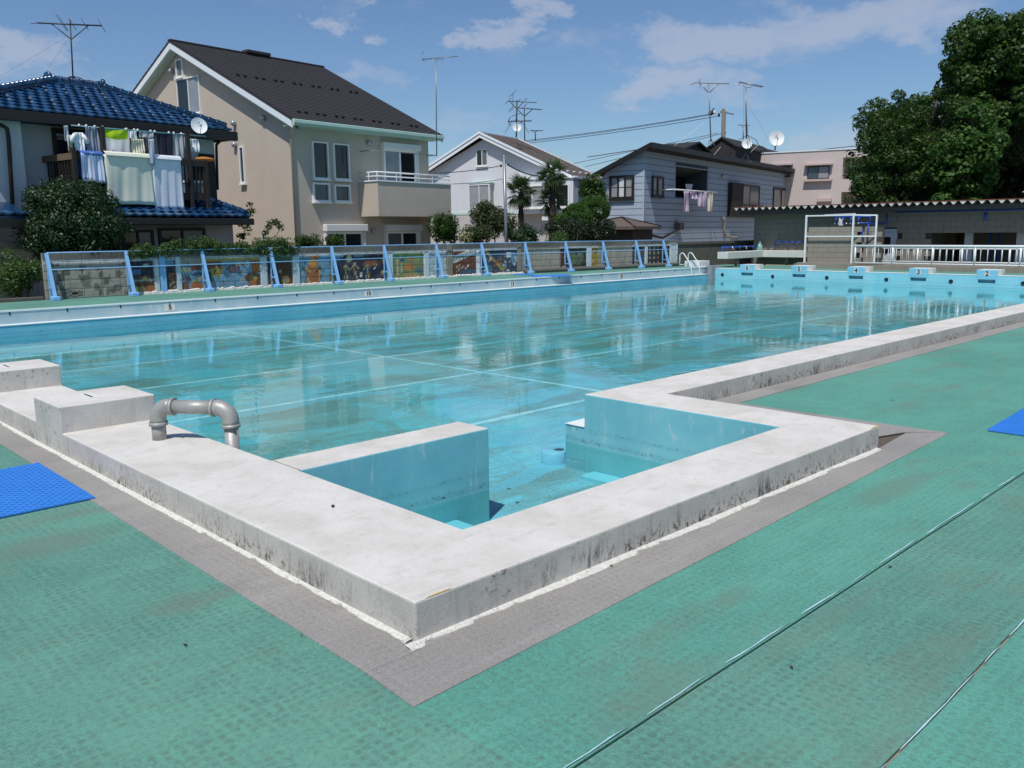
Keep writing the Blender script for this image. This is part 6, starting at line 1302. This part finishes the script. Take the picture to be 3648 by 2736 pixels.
def shr_px(label, q, D, rxp, rzp, n, per, size, mt, seed, crad=.2, name='garden_shrub', group=None, asp=.5):
    c = at(q, D); k = D/CF*1.22; n = int(n*1.35); return shrub(name, label, 'shrub', tuple(c), rxp*k, rxp*k*.9, rzp*k, n, per, size, mt, seed, crad, group=group, asp=asp)
shr_px('small round dark green shrub at the beige house corner pipe', r3(700,1180), 25.5, 36, 30, 40, 60, .06, 'leaf_mid', 11, .14)
shr_px('low leafy plant under the beige house balcony', r3(950,1180), 25.5, 28, 24, 24, 50, .06, 'leaf_mid', 12, .12)
shr_px('leafy shrub between the beige house and the white house', r4(220,1265), 30.5, 42, 44, 56, 70, .09, 'leaf_mid', 13, .26)
shr_px('variegated cream and green shrub before the white house', r4(480,1310), 30.0, 62, 32, 46, 70, .08, 'leaf_olive', 14, .2)
rng = np.random.default_rng(77); cl = [tuple(at(r4(380+110*rng.random(),1290+70*rng.random()),29.6)) for _ in range(12)]; o = thing('flowering_plant','cluster of cream flowers before the variegated shrub','plant',cl[0]); o.location.z = -.8; v, N = leaf_cloud(cl,.1,16,.07,rng,.8); leaf_obj('flowers',v,N,'leaf_cream',o,tuple(o.location)); trunk(o,[(0,0,0),(0,0,1.4)],.02,.01,name='stem')
shr_px('tall olive-brown shrub left of the slim steel pole', r4(660,1190), 31.2, 62, 56, 70, 70, .09, 'leaf_olive', 15, .24)
shr_px('dense shrub with a white flower right of the slim steel pole', r4(920,1300), 30.6, 60, 34, 60, 70, .08, 'leaf_glossy', 16, .2)
shr_px('airy reddish shrub behind the slim steel pole', r4(820,1230), 32, 26, 40, 22, 40, .08, 'leaf_olive', 17, .2)
shr_px('low light green plants at the foot of the tall palm', r4(1240,1330), 31, 40, 18, 26, 50, .07, 'leaf_light', 18, .14)
shr_px('airy leafy tree beside the blue-grey house wall', r4(1540,945), 40, 40, 46, 60, 60, .12, 'leaf_mid', 19, .34)
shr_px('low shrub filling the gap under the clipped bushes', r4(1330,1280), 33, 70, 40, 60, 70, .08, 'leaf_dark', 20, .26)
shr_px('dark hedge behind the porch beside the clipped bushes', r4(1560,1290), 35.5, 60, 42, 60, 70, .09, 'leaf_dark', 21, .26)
# clipped bushes
def topiary(label, q, D, rxp, rzp, seed):
    c = at(q,D); k = D/CF; rng = np.random.default_rng(seed); n = 320; d = rng.normal(size=(n,3)); d /= np.linalg.norm(d,axis=1,keepdims=True); cl = np.array(c)+d*np.array([rxp*k,rxp*k*.95,rzp*k])*.86
    o = thing('clipped_bush', label, 'bush', (c.x,c.y,-.8), 0, 'cloud-clipped bushes'); v, N = leaf_cloud(cl,.12,42,.055,rng,.5,up=.2); leaf_obj('crown',v,N,'leaf_bright',o,(c.x,c.y,-.8)); trunk(o,[(0,0,0),(.03,0,c.z+.8)],.06,.04)
topiary('large clipped bush against the blue-grey house wall', r4(1540,1080), 36, 62, 48, 31); topiary('clipped bush nearest the tall palm, rounded and darker', r4(1390,1170), 34, 58, 58, 32); topiary('small bright clipped bush just right of the tall palm trunk', r4(1262,1200), 33.5, 28, 30, 33)
# palms
def frond_mesh(seed):
    rng = random.Random(seed); g = MB(); L_ = .36; g.tube([(0,0,0),(0,L_*.5,.03),(0,L_,0)], [.010,.008,.006], 5)
    n = 17
    for i in range(n):
        a = rad(-118+236*i/(n-1)); ln = .40*(1-.25*abs(a)/2.1)*rng.uniform(.9,1.08); dx, dy = math.sin(a), math.cos(a); px_, py_ = math.cos(a), -math.sin(a); w_ = .017; dr = .05+.10*rng.random()
        b0 = Vector((0,L_,0)); m_ = b0+Vector((dx,dy,0))*ln*.55+Vector((0,0,.012)); e = b0+Vector((dx,dy,0))*ln+Vector((0,0,-dr)); s = Vector((px_,py_,0))*w_
        g.quad(b0,m_-s+Vector((0,0,.006)),m_,b0); g.quad(b0-s*.2,m_-s,m_+Vector((0,0,-.008)),b0+Vector((0,0,-.004))); g.quad(b0+Vector((0,0,-.004)),m_+Vector((0,0,-.008)),m_+s,b0+s*.2); g.quad(m_-s,e,m_+Vector((0,0,-.008))); g.quad(m_+Vector((0,0,-.008)),e,m_+s)
    g.f = [f for f in g.f]; return g.mesh('frond','leaf_palm')
FMS = [frond_mesh(i) for i in range(3)]
def palm(label, qb, qt, D, nfr, sc, seed, rb=.13):
    b_, t_ = at(qb,D), at(qt,D); o = thing('palm_tree', label, 'palm tree', (b_.x,b_.y,-.8), 0, 'windmill palms'); h = t_.z+.8; rng = random.Random(seed); lx, ly = t_.x-b_.x, t_.y-b_.y
    g = MB(); n = 16; g.tube([(lx*i/n,ly*i/n,h*i/n) for i in range(n+1)], [rb*(1+.12*rng.uniform(-1,1))*(1.0-.25*i/n) for i in range(n+1)], 10)
    for i in range(150):
        z = h*rng.uniform(.25,.98); a = rng.uniform(0,6.28); r = rb*(1-.25*z/h)*.95; d = Vector((math.cos(a),math.sin(a),.55)); p = Vector((lx*z/h+math.cos(a)*r,ly*z/h+math.sin(a)*r,z)); s = Vector((-math.sin(a),math.cos(a),0))*.03; g.quad(p-s,p+s,p+d*.09)
    g.build('trunk','palm_bark',o); hd = Vector((lx,ly,h-.02))
    for i in range(nfr):
        el = rad(rng.choice([75,55,35,15,0,-20,-40,-55])+rng.uniform(-8,8)); a = i*2.399+rng.uniform(-.3,.3); f = link('frond', FMS[i%3], o); f.location = hd+Vector((0,0,rng.uniform(-.1,.06))); f.rotation_euler = Matrix.Rotation(a,3,'Z').to_quaternion().to_matrix().to_euler() if False else (Matrix.Rotation(a,3,'Z')@Matrix.Rotation(el,3,'X')@Matrix.Rotation(rng.uniform(-.4,.4),3,'Y')).to_euler(); f.scale = (sc*rng.uniform(.85,1.1),)*3
palm('shorter palm beside the slim steel pole',c1(1090,1280),c1(1090,840),34,38,1.05,1); palm('tallest palm with a thick shaggy trunk',c1(1490,1400),c1(1478,610),33.6,38,1.02,2,.15); palm('low palm crown tucked behind the tallest palm',c1(1440,1280),c1(1465,950),34.6,30,.98,3,.08)
# trees on the right
def px_tree(name, label, poly, D0, D1, n, per, size, mt, seed, crad, base, asp=.6, droop=.3, limbs=True):
    rng = np.random.default_rng(seed); P = np.array(poly, float); out = []
    def inside(x, y):
        c_ = False; j = len(P)-1
        for i in range(len(P)):
            if (P[i,1] > y) != (P[j,1] > y) and x < (P[j,0]-P[i,0])*(y-P[i,1])/(P[j,1]-P[i,1])+P[i,0]: c_ = not c_
            j = i
        return c_
    lo, hi = P.min(0), P.max(0)
    while len(out) < n:
        x, y = lo+(hi-lo)*rng.random(2)
        if inside(x,y): e = rng.random(); out.append(tuple(at((x,y), D0+(D1-D0)*e*e)))
    cl = np.array(out); b_ = at(base, (D0+D1)/2); o = thing(name, label, 'tree', (b_.x,b_.y,-.8)); v, N = leaf_cloud(cl, crad*(.6+.8*rng.random(n)), per, size, rng, asp, droop=droop, squash=.7); leaf_obj('crown', v, N, mt, o, (b_.x,b_.y,-.8))
    top = cl[cl[:,2].argmax()]; tp_ = Vector(tuple(top))-o.location; trunk(o, [(0,0,0),(.1,.05,tp_.z*.35),(tp_.x*.5,tp_.y*.5,tp_.z*.7),tuple(tp_)], .24, .03, n=10)
    for i in range(9):
        q = Vector(tuple(cl[rng.integers(n)]))-o.location; z0 = max(1.0,min(q.z*.6,tp_.z*.6)); trunk(o, [(.05,.03,z0),(q.x*.5,q.y*.5,(z0+q.z)/2+.2),tuple(q)], .07, .015, n=6, name='limb')
    return o
px_tree('broadleaf_tree','dense bushy tree left of the tallest tree, behind the hut roof',[(3045,560),(3040,480),(3085,380),(3130,345),(3230,318),(3330,318),(3400,335),(3490,420),(3520,560),(3500,735),(3060,735),(3035,640)],36,40,210,250,.105,'leaf_mid',41,.42,(3260,740),.5)
px_tree('broadleaf_tree','tallest large-leaved tree with a tiered crown at the right',[(3345,270),(3362,225),(3400,200),(3385,140),(3420,95),(3470,65),(3560,62),(3640,58),(3800,60),(3800,300),(3660,420),(3580,480),(3440,380),(3420,300)],36.5,40,150,250,.14,'leaf_mid',42,.46,(3500,740),.75,.8)
px_tree('broadleaf_tree','lower boughs of bright broad leaves above the hut roof',[(3330,520),(3400,430),(3480,360),(3540,380),(3560,520),(3520,640),(3480,730),(3320,735),(3300,640)],35.2,37,60,170,.15,'leaf_bright',43,.42,(3440,740),.75,.6)
px_tree('broadleaf_tree','fine-leaved olive tree at the right edge',[(3560,320),(3640,270),(3820,250),(3820,640),(3620,560),(3540,440)],38,42,130,150,.11,'leaf_olive',44,.45,(3690,740),.5)
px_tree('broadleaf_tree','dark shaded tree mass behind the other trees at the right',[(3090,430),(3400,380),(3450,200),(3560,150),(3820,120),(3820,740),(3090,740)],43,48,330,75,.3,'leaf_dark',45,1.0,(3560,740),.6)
rng = np.random.default_rng(9); cl = [tuple(at((3630+40*rng.random(),-14+14*rng.random()),34)) for _ in range(4)]
# loose leaves blown onto deck, coping and pool floor
lm = MB(); lm.quad((-.5,0,0),(0,-.18,.06),(.5,0,.02),(0,.18,.06)); lm = lm.mesh('fallen_leaf','leaf_dark_dry' if 'leaf_dark_dry' in MATS else basic('leaf_dry','#3a3226',.9,.3,20).name)
spots = [((1186,1806),0,'curled dark leaf on the near coping',.05),((1074,2268),ZD,'dark speck of leaf on the grey margin',.018),((2178,2020),ZD,'tiny dark leaf on the green deck below the alcove',.03),((2820,2382),ZD,'small dark leaf between the two deck seams',.028),((3172,2023),ZD,'small dark leaf on the right deck strip',.03),((3180,1428),ZD,'small leaf on the green deck beyond the alcove',.05),((660,2302),ZD,'thin dry leaf on the near left deck',.03),((385,1988),ZD,'dark speck near the left mat stain',.016)]
for q, z, lab, s in spots:
    p = onz(q, z); o = link('fallen_leaf', lm); o.location = (p.x,p.y,z+.006); o.rotation_euler = (0,0,random.uniform(0,6)); o.scale = (s,s*1.1,s); tag(o, lab, 'leaf', 'fallen leaves')
for i, (x, y) in enumerate(((1.9,-.2),(2.2,-1.1),(2.1,.1),(1.7,-1.2),(2.5,-.55),(1.2,-1.3),(.55,.6),(.9,.9))):
    o = link('fallen_leaf', lm); o.location = (x,y,ZF+.006); o.rotation_euler = (0,0,i*1.3); o.scale = (.05,.05,.03); tag(o,'dark leaf under water on the pool floor '+['beyond the end of the divider wall','right of the divider wall, lower','left of the blue drain box','lowest, by the near coping','in the middle of the entry opening','deep in the entry near the divider','behind the divider wall, nearer','behind the divider wall, farther'][i],'leaf','leaves on the pool floor')
